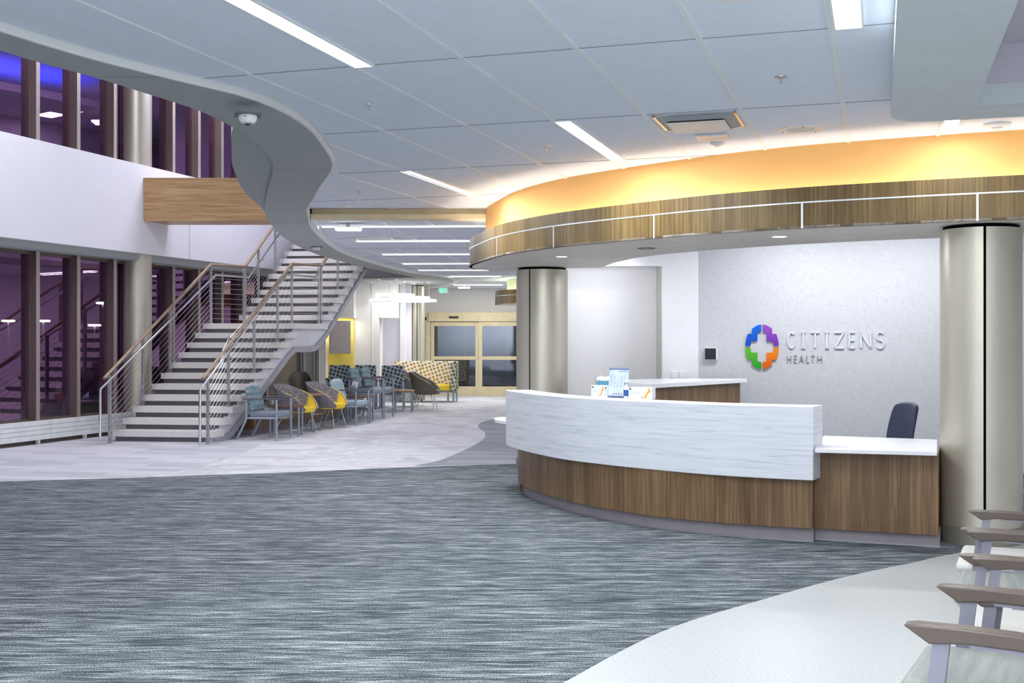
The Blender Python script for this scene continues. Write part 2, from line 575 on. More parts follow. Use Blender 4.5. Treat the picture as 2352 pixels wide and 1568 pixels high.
# plank tiles near the window wall, and the darker curved border by the desk
pl = [at(0, 1106, 0), at(330, 1097, 0), at(470, 1070, 0), at(560, 1040, 0), (-3.9, 18.0), (-4.6, 18.9), (-7.2, 19.4), (-8.6, 15.5), (-9, 12.3)]
struct(MB().prism([(p[0], p[1] + (.02 if i < 2 else 0)) for i, p in enumerate(pl)], -.02, .002).build('floor_plank_carpet', m['carpet_plank']), 'gray and white carpet planks before the radiator', 'floor')
bd = curve([at(950, 1070, 0), at(1010, 1057, 0), at(1052, 1040, 0), at(1090, 1022, 0), at(1112, 1006, 0), at(1113, 992, 0), at(1098, 980, 0), at(1110, 968, 0), at(1160, 956, 0)], 5)
struct(MB().prism(bd + [(1.1, 19), (1.1, 15.42), (.085, 15.06), (-.8, 14.8)], -.02, .002).build('floor_border_carpet', m['carpet_border']), 'mottled gray carpet border curving out behind the desk', 'floor')

# ---- curved soffit between the ceiling and the atrium
inner = [(-3.75, .5), (-3.2, 3.2), (-2.66, 5.1), (-2.32, 6.0), (-1.96, 6.62), (-1.66, 7.08), (-1.5, 7.6), (-1.44, 8.25), (-1.46, 9.0), (-1.5, 9.63), (-1.58, 10.1), (-1.71, 10.62), (-1.89, 11.3), (-2.13, 12.3), (-2.35, 13.2), (-2.485, 14.08), (-2.63, 15.0), (-2.73, 16.0), (-2.84, 17.5), (-2.9, 18.94), (-2.88, 20.3), (-2.73, 22.1), (-2.47, 24.2), (-2.19, 25.55), (-1.77, 26.6), (-1.5, 27.7), (-1.43, 28.5), (-1.5, 29.5), (-1.7, 30.6), (-2.0, 31.5), (-2.4, 32.6), (-2.7, 33.8)]
outer = [(-4.5, .3), (-3.85, 3.0), (-2.98, 5.2), (-2.66, 5.97), (-2.57, 6.23), (-2.42, 6.52), (-2.23, 7.02), (-2.05, 7.55), (-1.975, 8.1), (-1.95, 8.5), (-1.96, 9.0), (-1.99, 9.45), (-2.07, 9.95), (-2.22, 10.6), (-2.47, 11.6), (-2.74, 12.75), (-2.93, 13.65), (-3.08, 14.6), (-3.27, 16.1), (-3.38, 17.6), (-3.42, 19), (-3.39, 20.2), (-3.24, 21.8), (-3.06, 23.2), (-2.9, 24.2), (-2.62, 25.7), (-2.26, 27.3)]
def sz(Y):
    return 3.185 if Y < 9 else 3.185 - .075 * min(1, (Y - 9) / 5.2)
def lift(path):
    return [(p[0] * (sz(p[1]) - CAMZ) / 1.51, p[1] * (sz(p[1]) - CAMZ) / 1.51) for p in path]
IN = lift(resample(curve(inner, 6), 150))
OUTC = lift(curve(outer, 6))
def at_y(path, Y):
    for a, b in zip(path, path[1:]):
        if a[1] <= Y <= b[1]:
            k = (Y - a[1]) / ((b[1] - a[1]) or 1)
            return (a[0] + (b[0] - a[0]) * k, Y)
    return path[0] if Y < path[0][1] else path[-1]
def slope_wall(b, path, t, za, zb, side):
    """upright strip whose foot follows the soffit"""
    A, B = offset(path, t * (1 - side)), offset(path, -t * side)
    n = len(path); vs = []
    for p, q in zip(A, B):
        z0 = sz(p[1]) + za; z1 = zb if zb > 1 else sz(p[1]) + zb
        vs += [(p[0], p[1], z0), (q[0], q[1], z0), (q[0], q[1], z1), (p[0], p[1], z1)]
    fs = [(0, 1, 2, 3), (4 * n - 1, 4 * n - 2, 4 * n - 3, 4 * n - 4)]
    for i in range(n - 1):
        k = 4 * i
        for j in range(4): fs.append((k + j, k + 4 + j, k + 4 + (j + 1) % 4, k + (j + 1) % 4))
    return b.add(vs, fs)
Ys = [.6 + 26.7 * i / 160 for i in range(161)]
sb = MB(); vs = []
for Y in Ys:
    p, q = at_y(IN, Y), at_y(OUTC, Y)
    z = sz(Y); vs += [(p[0], p[1], z), (q[0], q[1], z), (q[0], q[1], z + .1), (p[0], p[1], z + .1)]
nn = len(Ys); fs = [(0, 1, 2, 3), (4 * nn - 1, 4 * nn - 2, 4 * nn - 3, 4 * nn - 4)]
for i in range(nn - 1):
    for j in range(4): fs.append((4 * i + j, 4 * i + 4 + j, 4 * i + 4 + (j + 1) % 4, 4 * i + (j + 1) % 4))
sb.add(vs, fs)
tailI = [at_y(IN, Ys[-1])] + [p for p in IN if p[1] > Ys[-1]]
sb.prism(tailI + [(-3.0, 33.8), (-3.3, 30.4), (-5.5, 30.3), (-5.5, 28.0), (-3.64, 27.75), (-2.9, 27.55), at_y(OUTC, Ys[-1])], SOF, SOF + .1)
struct(sb.build('ceiling_soffit', m['soffit_paint'], smooth=30), 'gray S-curved soffit along the edge of the atrium', 'ceiling')
struct(slope_wall(MB(), IN, .02, -.004, CEIL + .02, .5).build('trim_1', m['trim_white'], smooth=30), 'pale curved trim around the tiled ceiling', 'trim')
# panel joints in the soffit
J = MB()
for Y in (6.9, 10.5, 14.6, 18.6):
    a, b = at_y(OUTC, Y), at_y(IN, Y)
    a, b = (a[0] + .03, a[1]), (b[0] - .03, b[1])
    J.bar((*a, sz(a[1]) - .0005), (*b, sz(a[1]) - .0005), .008, .004)
struct(J.build('trim_2', m['grid_gap']), 'thin panel joints across the gray soffit', 'trim')
# upstands of the floor edge
struct(slope_wall(MB(), OUTC, .04, .09, 4.35, 1).build('wall_atrium_edge', m['wall_white'], smooth=30), 'pale upstand of the upper floor above the soffit', 'wall')
scr = lift(curve([(-1.97, 8.15), (-2.1, 8.6), (-2.22, 9.1), (-2.41, 9.89), (-2.535, 10.54), (-2.75, 11.8), (-2.93, 13.6), (-3.12, 14.9)], 6))
fb = MB(); vs = []
Yf = [scr[0][1] + (15.0 - scr[0][1]) * i / 40 for i in range(41)]
for Y in Yf:
    p, q = at_y(scr, Y), at_y(OUTC, Y)
    z = sz(Y) + .03; x0_ = min(p[0], q[0] - .01)
    vs += [(q[0], q[1], z), (x0_, p[1], z), (x0_, p[1], z + .08), (q[0], q[1], z + .08)]
fs = [(0, 1, 2, 3), (163, 162, 161, 160)]
for i in range(40):
    for j in range(4): fs.append((4 * i + j, 4 * i + 4 + j, 4 * i + 4 + (j + 1) % 4, 4 * i + (j + 1) % 4))
struct(fb.add(vs, fs).build('ceiling_soffit_step', m['soffit_paint'], smooth=30), 'gray soffit strip set back beside the S-curve', 'ceiling')
struct(slope_wall(MB(), scr, .03, .035, 4.0, 1).build('wall_curved_screen', m['fascia_paint'], smooth=30), 'gray curved screen hanging beside the soffit', 'wall')
struct(MB().wall([(-2.24, 27.3), (-2.9, 27.57), (-3.64, 27.77), (-5.6, 28.02)], .08, SOF + .02, 4.5, 0).build('wall_stair_opening', m['wall_gray']), 'gray edge of the stair opening in the ceiling', 'wall')

# ---- main tiled ceiling
drum_c = None
rim = [p for p in IN if -4 <= p[1] <= 14.15]
ceil_poly = [(p[0] + .012, p[1]) for p in rim] + [(-2.49, 14.2), (1.3, 14.2), (1.3, 17.2), (7.4, 17.2), (7.4, 6.36)] + [uv(8.34, .12), uv(-4, .12), (-3.9, -4)]
struct(MB().prism(ceil_poly, CEIL, CEIL + .06).build('ceiling', m['ceiling_tile']), 'pale blue-gray tiled ceiling over the lobby', 'ceiling')
gu = MB(); gv = MB()
for k in range(-8, 7):
    v = -.2387 + .684 * k
    for a, b in clip(uv(-3, v), uv(18, v), ceil_poly):
        gu.bar((*a, CEIL + .001), (*b, CEIL + .001), .03, .018)
for j in range(-3, 7):
    u = 6.21 + 1.965 * j
    for a, b in clip(uv(u, -9), uv(u, 8), ceil_poly):
        gv.bar((*a, CEIL), (*b, CEIL), .007, .006)
struct(gu.build('trim_3', m['grid_bar']), 'white grid bars of the main tiled ceiling', 'trim')
struct(gv.build('trim_4', m['grid_gap']), 'thin cross joints of the main tiled ceiling', 'trim')

# ---- far wing ceiling
c2 = [p for p in IN if p[1] >= 14.2]
ceil2 = [(p[0] + .03, p[1]) for p in c2] + [(1.35, 33.9), (1.35, 14.2)]
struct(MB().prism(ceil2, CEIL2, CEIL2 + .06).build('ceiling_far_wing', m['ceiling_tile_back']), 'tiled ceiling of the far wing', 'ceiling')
struct(MB().wall([(p[0] + .05, p[1]) for p in c2], .07, SOF - .012, CEIL2 + .02, .5).build('trim_5', m['trim_white'], smooth=30), 'white curved rim of the far wing ceiling', 'trim')
g2 = MB(); g3 = MB()
for k in range(-9, 9):
    x = -.2 + .62 * k
    for a, b in clip((x - .95, 14.3), (x + .9, 33.8), ceil2):
        g2.bar((*a, CEIL2), (*b, CEIL2), .03, .012)
for j in range(0, 11):
    y = 15.35 + 1.85 * j
    for a, b in clip((-5, y + .3), (1.3, y), ceil2):
        g3.bar((*a, CEIL2), (*b, CEIL2), .008, .006)
struct(g2.build('trim_6', m['grid_bar']), 'white grid bars of the far wing ceiling', 'trim')
struct(g3.build('trim_7', m['grid_gap']), 'thin cross joints of the far wing ceiling', 'trim')
# bulkhead where the two ceilings meet: a recessed upper step and a lower lip
bk = MB().box(-2.47, 1.3, 14.2, 14.32, SOF + .045, CEIL + .02)
bk.box(-2.47, 1.3, 14.12, 14.32, SOF - .01, SOF + .05)
struct(bk.build('wall_bulkhead', plain('bulkhead_paint', (.78, .68, .45), .7)), 'pale yellow stepped bulkhead between the two ceilings', 'wall')

# ---- lowered ceiling cloud at the right
def uvp(u0, u1, v0, v1, r, n=8):
    out = []
    for (cu, cv, a0) in ((u1 - r, v0 + r, 0), (u0 + r, v0 + r, 1), (u0 + r, v1 - r, 2), (u1 - r, v1 - r, 3)):
        for i in range(n + 1):
            a = (a0 + i / n) * PI / 2
            out.append(uv(cu + r * math.cos(a), cv - r * math.sin(a)))
    return out
co = uvp(-4, 8.355, .075, 6.2, .28); ci = uvp(-3.2, 7.88, .585, 5.6, .1)
struct(MB().ribbon(co + co[:1], ci + ci[:1], 3.1, 3.235).build('ceiling_cloud', m['cloud_paint']), 'lowered plaster ceiling frame with a rounded corner', 'ceiling')
cr = MB().ribbon(ci + ci[:1], offset(ci + ci[:1], -.03), 3.236, 3.48)
cr.prism(ci, 3.48, 3.52)
struct(cr.build('ceiling_recess', m['cloud_recess']), 'dim gray recess inside the lowered ceiling frame', 'ceiling')

# ---- window wall: band, windows, radiators
P0 = (-6.90, 19.47)
def wl(s, off):
    """point s metres along the window wall from the reference, off metres into the room"""
    return (P0[0] + s * UX + off * VX, P0[1] + s * UY + off * VY)
def wbox(b, s0, s1, o0, o1, z0, z1):
    q = [wl(s0, o0), wl(s1, o0), wl(s1, o1), wl(s0, o1)]
    return b.prism(q, z0, z1)
S0, S1 = -8.5, 5.4
GL = -.12
b = MB(); wbox(b, S0, 6.2, -.35, .3, 3.12, 4.66)
struct(b.build('wall_window_band', m['wall_panel']), 'white panelled band between the two rows of windows', 'wall')
b = MB()
for s in (2.05, -4.1):
    wbox(b, s, s + .012, .296, .302, 3.12, 4.66)
struct(b.build('trim_8', m['grid_gap']), 'upright joints in the white band', 'trim')
b = MB(); wbox(b, S0, 5.4, -.3, .18, 3.0, 3.13); wbox(b, S0, .75, .18, .2, 3.02, 3.16); wbox(b, 1.35, 5.4, .0, .05, 2.98, 3.1)
struct(b.build('trim_9', m['soffit_paint']), 'gray blind pocket under the white band', 'trim')
def s_at(Yf):
    return (Yf - P0[1]) / UY
mull = [s_at(Y) for Y in (12.5, 13.45, 14.35, 15.25, 16.1, 17.0, 17.9, 18.81, 19.71, 20.55, 21.35, 22.15, 22.93, 23.7)] + [S1]
nwin = 0
for row, (z0, z1) in enumerate(((.34, 3.02), (4.66, 7.3))):
    for i in range(3, len(mull) - 1):
        a, c = mull[i], mull[i + 1]
        nwin += 1
        f = MB()
        wbox(f, c - .045, c + .045, GL - .06, GL + .14, z0 - .02, z1)          # mullion at the far side
        wbox(f, a + .045, c - .045, GL - .05, GL + .05, z1 - .07, z1)          # head
        wbox(f, a + .045, c - .045, GL - .05, GL + .06, z0 - .02, z0 + .05)    # sill
        o = struct(f.build('window_%d' % nwin, m['mullion_bronze']))
        e = MB(); wbox(e, c - .04, c + .04, GL + .14, GL + .146, z0, z1)
        e.build('window_frame', m['mullion_edge'], o)
        q = [wl(a + .045, GL), wl(c - .045, GL)]
        MB().add([(*q[0], z0 + .05), (*q[1], z0 + .05), (*q[1], z1 - .07), (*q[0], z1 - .07)], [(0, 1, 2, 3)]).build('pane', m['window_glass'], o)
# the plain stretch of the wall, out of frame, that closes the room on the left
struct((lambda b: (wbox(b, -28, mull[3], -.3, -.1, 0, 7.5), b)[1])(MB()).build('wall_left', m['wall_white']))
b = MB(); wbox(b, -8.5, S1, -.3, -.02, 0, .33)
struct(b.build('wall_sill', m['mullion_bronze']), 'low dark sill wall behind the radiator', 'wall')

rad = thing('radiator', 'long low white finned radiator under the lower windows', 'radiator', (0, 0, 0))
b = MB(); wbox(b, -7.6, -1.45, -.015, .1, .07, .36); wbox(b, -1.44, 1.05, -.015, .1, .07, .36)
b.build('casing', m['radiator_white'], rad)
for i, z in enumerate((.15, .22, .29)):
    b = MB(); wbox(b, -7.6, 1.05, .0995, .1015, z, z + .006); b.build('groove', m['grid_gap'], rad)
for s in (-5.6, -4.2, -2.8, -1.7, -.6, .5):
    b = MB(); wbox(b, s, s + .05, .02, .07, 0, .075); b.build('leg', m['radiator_white'], rad)

# round columns: two half shells with an open dark joint
def column(x, y, r, z1, label, a_seam, zb=.14, base_r=.004):
    t = thing('column', label, 'column', (x, y, 0), 0, None, 'thing')
    sh = MB()
    n = 24; gap = .02 / r
    for h in range(2):
        ring = []
        a0 = a_seam + h * PI + gap / 2; a1 = a_seam + (h + 1) * PI - gap / 2
        pts = [(r * math.cos(a0 + (a1 - a0) * i / n), r * math.sin(a0 + (a1 - a0) * i / n)) for i in range(n + 1)]
        inn = [(p[0] * .9, p[1] * .9) for p in pts]
        sh.ribbon(pts, inn, zb, z1)
    sh.build('shell', m['column_metal'], t, smooth=30)
    MB().lathe([(r * .93, zb), (r * .93, z1 + .02)], 32).build('core', m['seam_black'], t, smooth=30)
    MB().lathe([(r + base_r, .0), (r + base_r, zb)], 40).build('plinth', m['column_base'], t, smooth=30)
    return t
column(3.76, 9.22, .309, 2.49, 'wide champagne metal column right of the reception desk, before the chairs', math.radians(-106.7))
column(.38, 14.5, .325, 2.49, 'metal column behind the left end of the reception desk', math.radians(60))
c = wl(.86, .03)
column(c[0], c[1], .245, 7.4, 'slim pale column rising past the white band, behind the foot of the staircase', math.radians(-128))
column(-2.58, 31.2, .215, 3.09, 'pale metal column behind the patterned high-back sofa', math.radians(-85))

# ---- walls round the desk
W0 = (2.446, 15.09); W1 = (6.4, 13.83)
struct(MB().wall([W0, W1], .1, 0, CEIL, 0).build('wall_logo', m['wall_textile']), 'woven gray wall behind the reception desk', 'wall')
b = MB().box(1.977, 2.45, 15.09, 15.19, 0, CEIL).box(.6, 1.977, 15.09, 15.19, 2.585, CEIL)
struct(b.build('wall_alcove_front', m['wall_white']), 'white wall panel and header left of the woven wall', 'wall')
struct(MB().box(1.977, 2.03, 15.19, 15.8, 0, 2.9).build('wall_alcove_return', m['alcove_return']), 'narrow gray return at the edge of the alcove', 'wall')
struct(MB().box(.55, 2.05, 15.75, 15.85, 0, 2.9).box(.55, 2.05, 15.19, 15.85, 2.85, 2.9).build('wall_alcove_back', m['wall_white']), 'bright white back of the alcove', 'wall')
struct(MB().box(6.35, 6.5, -4, 14.5, 0, CEIL + .3).build('wall_right', m['wall_white']))
struct(MB().box(-16, 9, -4.2, -4, 0, 7.6).build('wall_back', m['wall_white']))

# ---- far wing walls
struct(MB().box(1.25, 1.4, 15.85, 34, 0, CEIL2 + .1).build('wall_right_wing', m['wall_white']))
struct(MB().box(-5.6, -5.45, 24.4, 30, 0, 7.5).build('wall_left_wing', m['wall_taupe']))
# pieces seen past the stairs: closet wall, yellow panel under a white box, white wall, recess
b = MB().box(-5.5, -4.93, 29.6, 29.7, 0, SOF)
struct(b.build('wall_closet', m['wall_gray']), 'gray closet wall seen under the stair landing', 'wall')
b = MB()
for x in (-5.36, -5.1, -5.02):
    b.box(x, x + .035, 29.55, 29.6, 0, 2.2)
struct(b.build('trim_10', m['trim_white']), 'pale upright jambs of the closet', 'trim')
struct(MB().box(-4.93, -4.75, 29.3, 29.7, 0, SOF).build('wall_white_jamb', m['wall_white']), 'white strip of wall left of the yellow panel', 'wall')
struct(MB().box(-4.75, -4.08, 29.6, 29.7, 0, 2.4).build('wall_yellow_panel', m['wall_yellow']), 'yellow wall panel carrying the television', 'wall')
struct(MB().box(-4.75, -4.02, 29.2, 29.7, 2.19, SOF).build('wall_yellow_header', m['wall_white']), 'white boxed header above the yellow panel', 'wall')
b = MB().box(-4.08, -3.42, 29.65, 29.75, 0, SOF).box(-3.62, -3.6, 29.63, 29.66, 0, SOF)
struct(b.build('wall_far_white', m['wall_warm']), 'warm white wall behind the dotted chairs', 'wall')
b = MB().box(-3.42, -2.7, 30.9, 31.0, 0, SOF).box(-3.45, -3.42, 29.7, 31.0, 0, SOF)
struct(b.build('wall_far_recess', m['wall_panel']), 'white recess beside the far column', 'wall')
struct(MB().box(-3.42, -2.98, 29.62, 30.3, 2.2, SOF).build('wall_recess_header', m['wall_warm']), 'white boxed header over the recess', 'wall')
struct(MB().box(-2.98, -2.84, 30.6, 34, 0, SOF).build('wall_far_return', m['wall_panel']), 'white return wall left of the far column', 'wall')
b = MB().box(-2.9, 1.4, 33.9, 34.05, 2.22, CEIL2 + .1).box(-2.9, -2.42, 33.9, 34.05, 0, 2.3)
b.box(.9, 1.4, 33.9, 34.05, 0, 2.3)
struct(b.build('wall_far_end', m['wall_warm']), 'white end wall around the sliding doors', 'wall')

# ---- sliding entrance doors
d = thing('door_1', 'pale gold automatic sliding doors at the end of the far wing', 'door', (0, 33.85, 0), 0, None, 'structure')
x0, x1, x2 = xat(985, 33.85), xat(1100, 33.85), xat(1212, 33.85)
MB().box(x0, x2, -.12, .06, zat(738, 33.75), zat(717, 33.75)).build('header', m['champagne'], d, bevel=.006)
MB().box(xat(1031, 33.7), xat(1053, 33.7), -.135, -.12, zat(731, 33.7), zat(726, 33.7)).build('door_label', m['dark_plastic'], d)
for (a, c, y) in ((x0 + .06, x1, .0), (x1, x2, -.06)):
    p = MB(); w = .1; zt = zat(739, 33.8)
    p.box(a, a + w, y - .03, y + .03, 0, zt).box(c - w, c, y - .03, y + .03, 0, zt)
    p.box(a + w, c - w, y - .03, y + .03, zt - .12, zt).box(a + w, c - w, y - .03, y + .03, zat(826, 33.8), zat(818, 33.8)).box(a + w, c - w, y - .03, y + .03, 0, zat(887, 33.8))
    leaf = p.build('door_leaf', m['champagne'], d)
    MB().add([(a + w, y, .3), (c - w, y, .3), (c - w, y, zt - .1), (a + w, y, zt - .1)], [(0, 1, 2, 3)]).build('pane', m['door_glass'], leaf)
MB().box(x0 - .06, x0 + .05, -.06, .06, 0, zat(720, 33.8)).build('door_jamb', m['champagne'], d)
# vestibule behind the doors
b = MB().box(-3, 1.5, 37.6, 37.7, 0, 3.1).box(-3.1, -3, 34.05, 37.7, 0, 3.1).box(1.5, 1.6, 34.05, 37.7, 0, 3.1).box(-3, 1.5, 34.05, 37.7, 3.0, 3.1)
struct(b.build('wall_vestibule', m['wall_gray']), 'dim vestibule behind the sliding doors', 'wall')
b = MB().box(-1.55, -1.47, 37.5, 37.6, 0, 2.4).box(-.2, 0, 37.5, 37.6, 0, 2.5).box(-1.2, -1.05, 36.5, 36.6, 0, 2.6)
struct(b.build('trim_11', m['champagne']), 'pale posts in the vestibule', 'trim')
struct(MB().box(-3, 1.5, 34, 38, -.05, -.001).build('floor_vestibule', m['carpet_border']))

# ---- upper storey, seen mirrored in the upper windows
up = OUTC + [(-2.9, 27.6), (-5.6, 28.0), (-5.6, 34), (7.4, 34), (7.4, -4), (-4.6, -4)]
struct(MB().prism([(p[0] + .04, p[1]) for p in OUTC] + [(-2.8, 27.7), (-5.6, 28.1), (-5.6, 34), (7.4, 34), (7.4, -4), (-4.5, -4)], 4.2, 4.4).build('floor_upper', m['carpet_border']))
struct(MB().box(-17, 8, -4.2, 34.5, UPC, UPC + .1).build('ceiling_upper', m['wall_white']))
b = MB().box(4.2, 4.35, -4, 34, 4.4, UPC).box(-8, 4.3, 33.9, 34, 4.4, UPC).box(1.2, 4.2, 22.0, 22.2, 4.4, UPC).box(-2.4, 1.0, 27.2, 27.4, 4.4, UPC)
struct(b.build('wall_upper', m['wall_white']))
struct(MB().box(1.4, 4.19, 26.5, 28, 4.41, 5.5).build('wall_upper_blue', m['ink_blue']))

# ---- outside, at night
struct(MB().box(-90, -5, 5, 130, -.12, -.06).build('ground_outside', m['asphalt']))
arc = [(-8 + 150 * math.cos(a), 15 + 150 * math.sin(a)) for a in [PI * (.35 + 1.0 * i / 24) for i in range(25)]]
struct(MB().wall(arc, 1, -3, 80, .5).build('night_sky', m['night'], smooth=30), 'black night sky beyond the windows', 'sky')

# ================================================================ CANOPY
def canopy(name, label, edge, back, z0, zt, zs, ceil, setback, drum_mat, strip_mat, joints):
    """wood-faced band with a lit ledge and a coloured drum above it"""
    t = thing(name, label, 'canopy')
    n = len(edge)
    face = edge
    MB().prism(edge + back, z0, z0 + .02).build('soffit', m['canopy_soffit'], t)
    # lower tier is split by upright metal strips, upper tier likewise
    cuts = [0] + [min(range(n), key=lambda i: math.dist(edge[i], at(px, py, z0))) for px, py in joints] + [n - 1]
    for a, c in zip(cuts, cuts[1:]):
        if c > a: MB().wall(edge[a:c + 1], .03, z0, zs, 0).build('fascia_panel', m['canopy_veneer'], t, smooth=30)
    MB().wall(edge, .03, zs + .012, zt, 0).build('fascia_panel', m['canopy_veneer'], t, smooth=30)
    MB().wall(offset(edge, -.003), .02, zs, zs + .012, 0).build('metal_strip', m['strip_aluminium'], t, smooth=30)
    for i in cuts[1:-1]:
        dx, dy = edge[i + 1][0] - edge[i - 1][0], edge[i + 1][1] - edge[i - 1][1]
        l = math.hypot(dx, dy); dx /= l; dy /= l
        MB().wall([(edge[i][0] - dx * .008 + dy * .003, edge[i][1] - dy * .008 - dx * .003), (edge[i][0] + dx * .008 + dy * .003, edge[i][1] + dy * .008 - dx * .003)], .012, z0, zs, 0).build('metal_strip', m['strip_aluminium'], t)
    dr = offset(edge, setback)
    MB().ribbon(offset(edge, .03), offset(edge, setback + .02), zt - .13, zt - .11).build('ledge', m['wall_white'], t, smooth=30)
    MB().wall(dr, .05, z0 + .1, ceil, 0).build('drum', drum_mat, t, smooth=30)
    MB().ribbon(offset(edge, setback - .075), offset(edge, setback - .045), zt - .105, zt - .098).build('light_strip', strip_mat, t, smooth=30)
    return t
plain('canopy_soffit', (.74, .68, .62), .5, spec=.3, vary=.05, scale=3)
ce = [(-.05, 15.15), (-.33, 14.95), (-.5, 14.6), (-.525, 14.2), (-.46, 13.75), (-.36, 13.3), (-.194, 12.6), (.041, 11.98), (.399, 11.33), (.848, 10.77), (1.259, 10.32), (1.724, 9.86), (2.33, 9.41), (3.0, 9.06), (3.86, 8.68), (4.8, 8.36), (6.3, 7.95)]
CE = resample(curve(ce, 8), 110)
cback = [(6.3, 9.3), (5.4, 9.6), (4.6, 9.93), (3.81, 10.27), (3.29, 10.55), (2.65, 11.0), (2.04, 11.6), (1.6, 12.2), (1.36, 12.75), (1.2, 13.5), (1.12, 14.4), (.68, 14.52), (.5, 15.1)]
cano = canopy('canopy', 'curved walnut-faced canopy with a glowing yellow drum over the reception desk', CE, cback, 2.52, 2.855, 2.725, CEIL + .02, .2, m['drum_yellow'], m['cove_strip'], [(1134.7, 588.4), (1269, 568.7), (1499.8, 546.3), (1830, 525), (2235, 508)])
# the smaller canopy far behind
ca = [(xat(1190, 28) + 1.2 + 1.78 * math.cos(a), 29.2 + 1.78 * math.sin(a)) for a in [PI * (.9 + .65 * i / 40) for i in range(41)]]
ca = [p for p in ca if p[0] < 1.2]
canopy('canopy', 'small round wood-faced canopy far behind the left metal column', ca, [(1.2, 29.2), (.6, 30.2)], 2.52, 2.86, 2.72, CEIL2 + .02, .3, m['drum_green'], m['cove_strip_green'], [])

def disc(name, label, cat, px, py, z, r, h, mat, parts=(), group=None):
    x, y = at(px, py, z)
    t = thing(name, label, cat, (x, y, z), 0, group)
    return t

# ================================================================ DESK
toe = [(.12, 12.2), (.13, 12.05), (.216, 11.636), (.419, 11.063), (.671, 10.547), (.968, 10.105), (1.309, 9.733), (1.644, 9.498), (1.974, 9.325), (2.40, 9.15)]
TOE = resample(curve(toe, 6), 50)
WOODP = offset(TOE, -.055)      # curve runs left to right with the room side on its right
PAN = offset(TOE, -.165)
PAN = resample(curve([(-.065, 12.08), (.02, 11.72), (.2, 11.2), (.443, 10.66), (.73, 10.26), (1.018, 9.93), (1.567, 9.42), (2.0, 9.16), (2.359, 9.0)], 6), 50)
desk = thing('reception_desk', 'curved reception desk with white veined front panel over walnut base', 'desk')
MB().ribbon(TOE, offset(TOE, .45), 0, .125).build('toe_kick', m['toe_kick'], desk, smooth=30)
b = MB().ribbon(WOODP, offset(WOODP, .5), .115, .52)
b.build('base_panel', m['walnut_veneer'], desk, smooth=30)
MB().wall(offset(TOE, -.006), .01, .0, .012, .5).build('toe_trim', m['steel_post'], desk, smooth=30)
PB = offset(PAN, .275)
PB[-1] = (2.505, 9.265); PB[-2] = (PB[-2][0] * .5 + PB[-3][0] * .25 + 2.505 * .25, PB[-2][1] * .5 + PB[-3][1] * .25 + 9.265 * .25)
MB().ribbon(PAN, PB, .507, 1.086).build('front_panel', m['quartz_veined'], desk, smooth=30, bevel=.006)
MB().ribbon(resample(offset(PAN, .02), 50), resample(offset(PAN, .255), 50), 1.08, 1.087).build('ledge_top', m['quartz_top'], desk, smooth=30)
# low counter on the right
fl, fr = (2.45, 9.2), (3.29, 8.87)
dx, dy = fr[0] - fl[0], fr[1] - fl[1]; l = math.hypot(dx, dy); dx /= l; dy /= l
nx, ny = -dy, dx
def dq(a, c, o0, o1):
    return [(fl[0] + dx * a + nx * o0, fl[1] + dy * a + ny * o0), (fl[0] + dx * c + nx * o0, fl[1] + dy * c + ny * o0), (fl[0] + dx * c + nx * o1, fl[1] + dy * c + ny * o1), (fl[0] + dx * a + nx * o1, fl[1] + dy * a + ny * o1)]
MB().prism(dq(-.05, l, 0, .6), .1, .733).build('counter_panel', m['walnut_veneer'], desk)
MB().prism(dq(-.06, l + .01, .05, .6), 0, .105).build('toe_kick', m['toe_kick'], desk)
MB().prism(dq(-.06, l + .016, .044, .06), 0, .012).build('toe_trim', m['steel_post'], desk)
ct = [at(1871.7, 1030, .765), at(2152.5, 1037, .765), at(2153, 1008.7, .765), at(1892, 1000, .765)]
MB().prism(ct, .733, .765).build('counter_top', m['quartz_top'], desk, bevel=.004)
# small lower shelf on the left end
sx, sy = at(1163, 960, .76)
sh = [(sx + .35, sy - .55), (sx + .05, sy - .5), (sx - .1, sy - .3), (sx - .13, sy - .05), (sx - .06, sy + .18), (sx + .35, sy + .3)]
MB().prism(curve(sh + sh[:1], 5)[:-1], .73, .76).build('side_shelf', m['quartz_top'], desk)
MB().box(sx + .14, sx + .3, sy - .3, sy + .1, 0, .73).build('side_panel', m['walnut_veneer'], desk)

cred = thing('back_counter', 'taller walnut counter with white top standing behind the desk', 'counter')
zt = 1.12
A, N_, Rr, Bk = at(1366, 873, zt), at(1497, 881.5, zt), at(1716, 869.3, zt), (xat(1560, 14.85), 14.85)
MB().prism([A, N_, Rr, Bk], zt - .05, zt).build('worktop', m['quartz_top'], cred, bevel=.004)
def toward(p, c, d):
    k = math.dist(p, c); return (p[0] + (c[0] - p[0]) * d / k, p[1] + (c[1] - p[1]) * d / k)
cc = ((A[0] + Rr[0]) / 2, (A[1] + Rr[1]) / 2)
MB().prism([toward(p, cc, .1) for p in (A, N_, Rr, Bk)], 0, zt - .05).build('cabinet_panel', m['walnut_veneer'], cred)

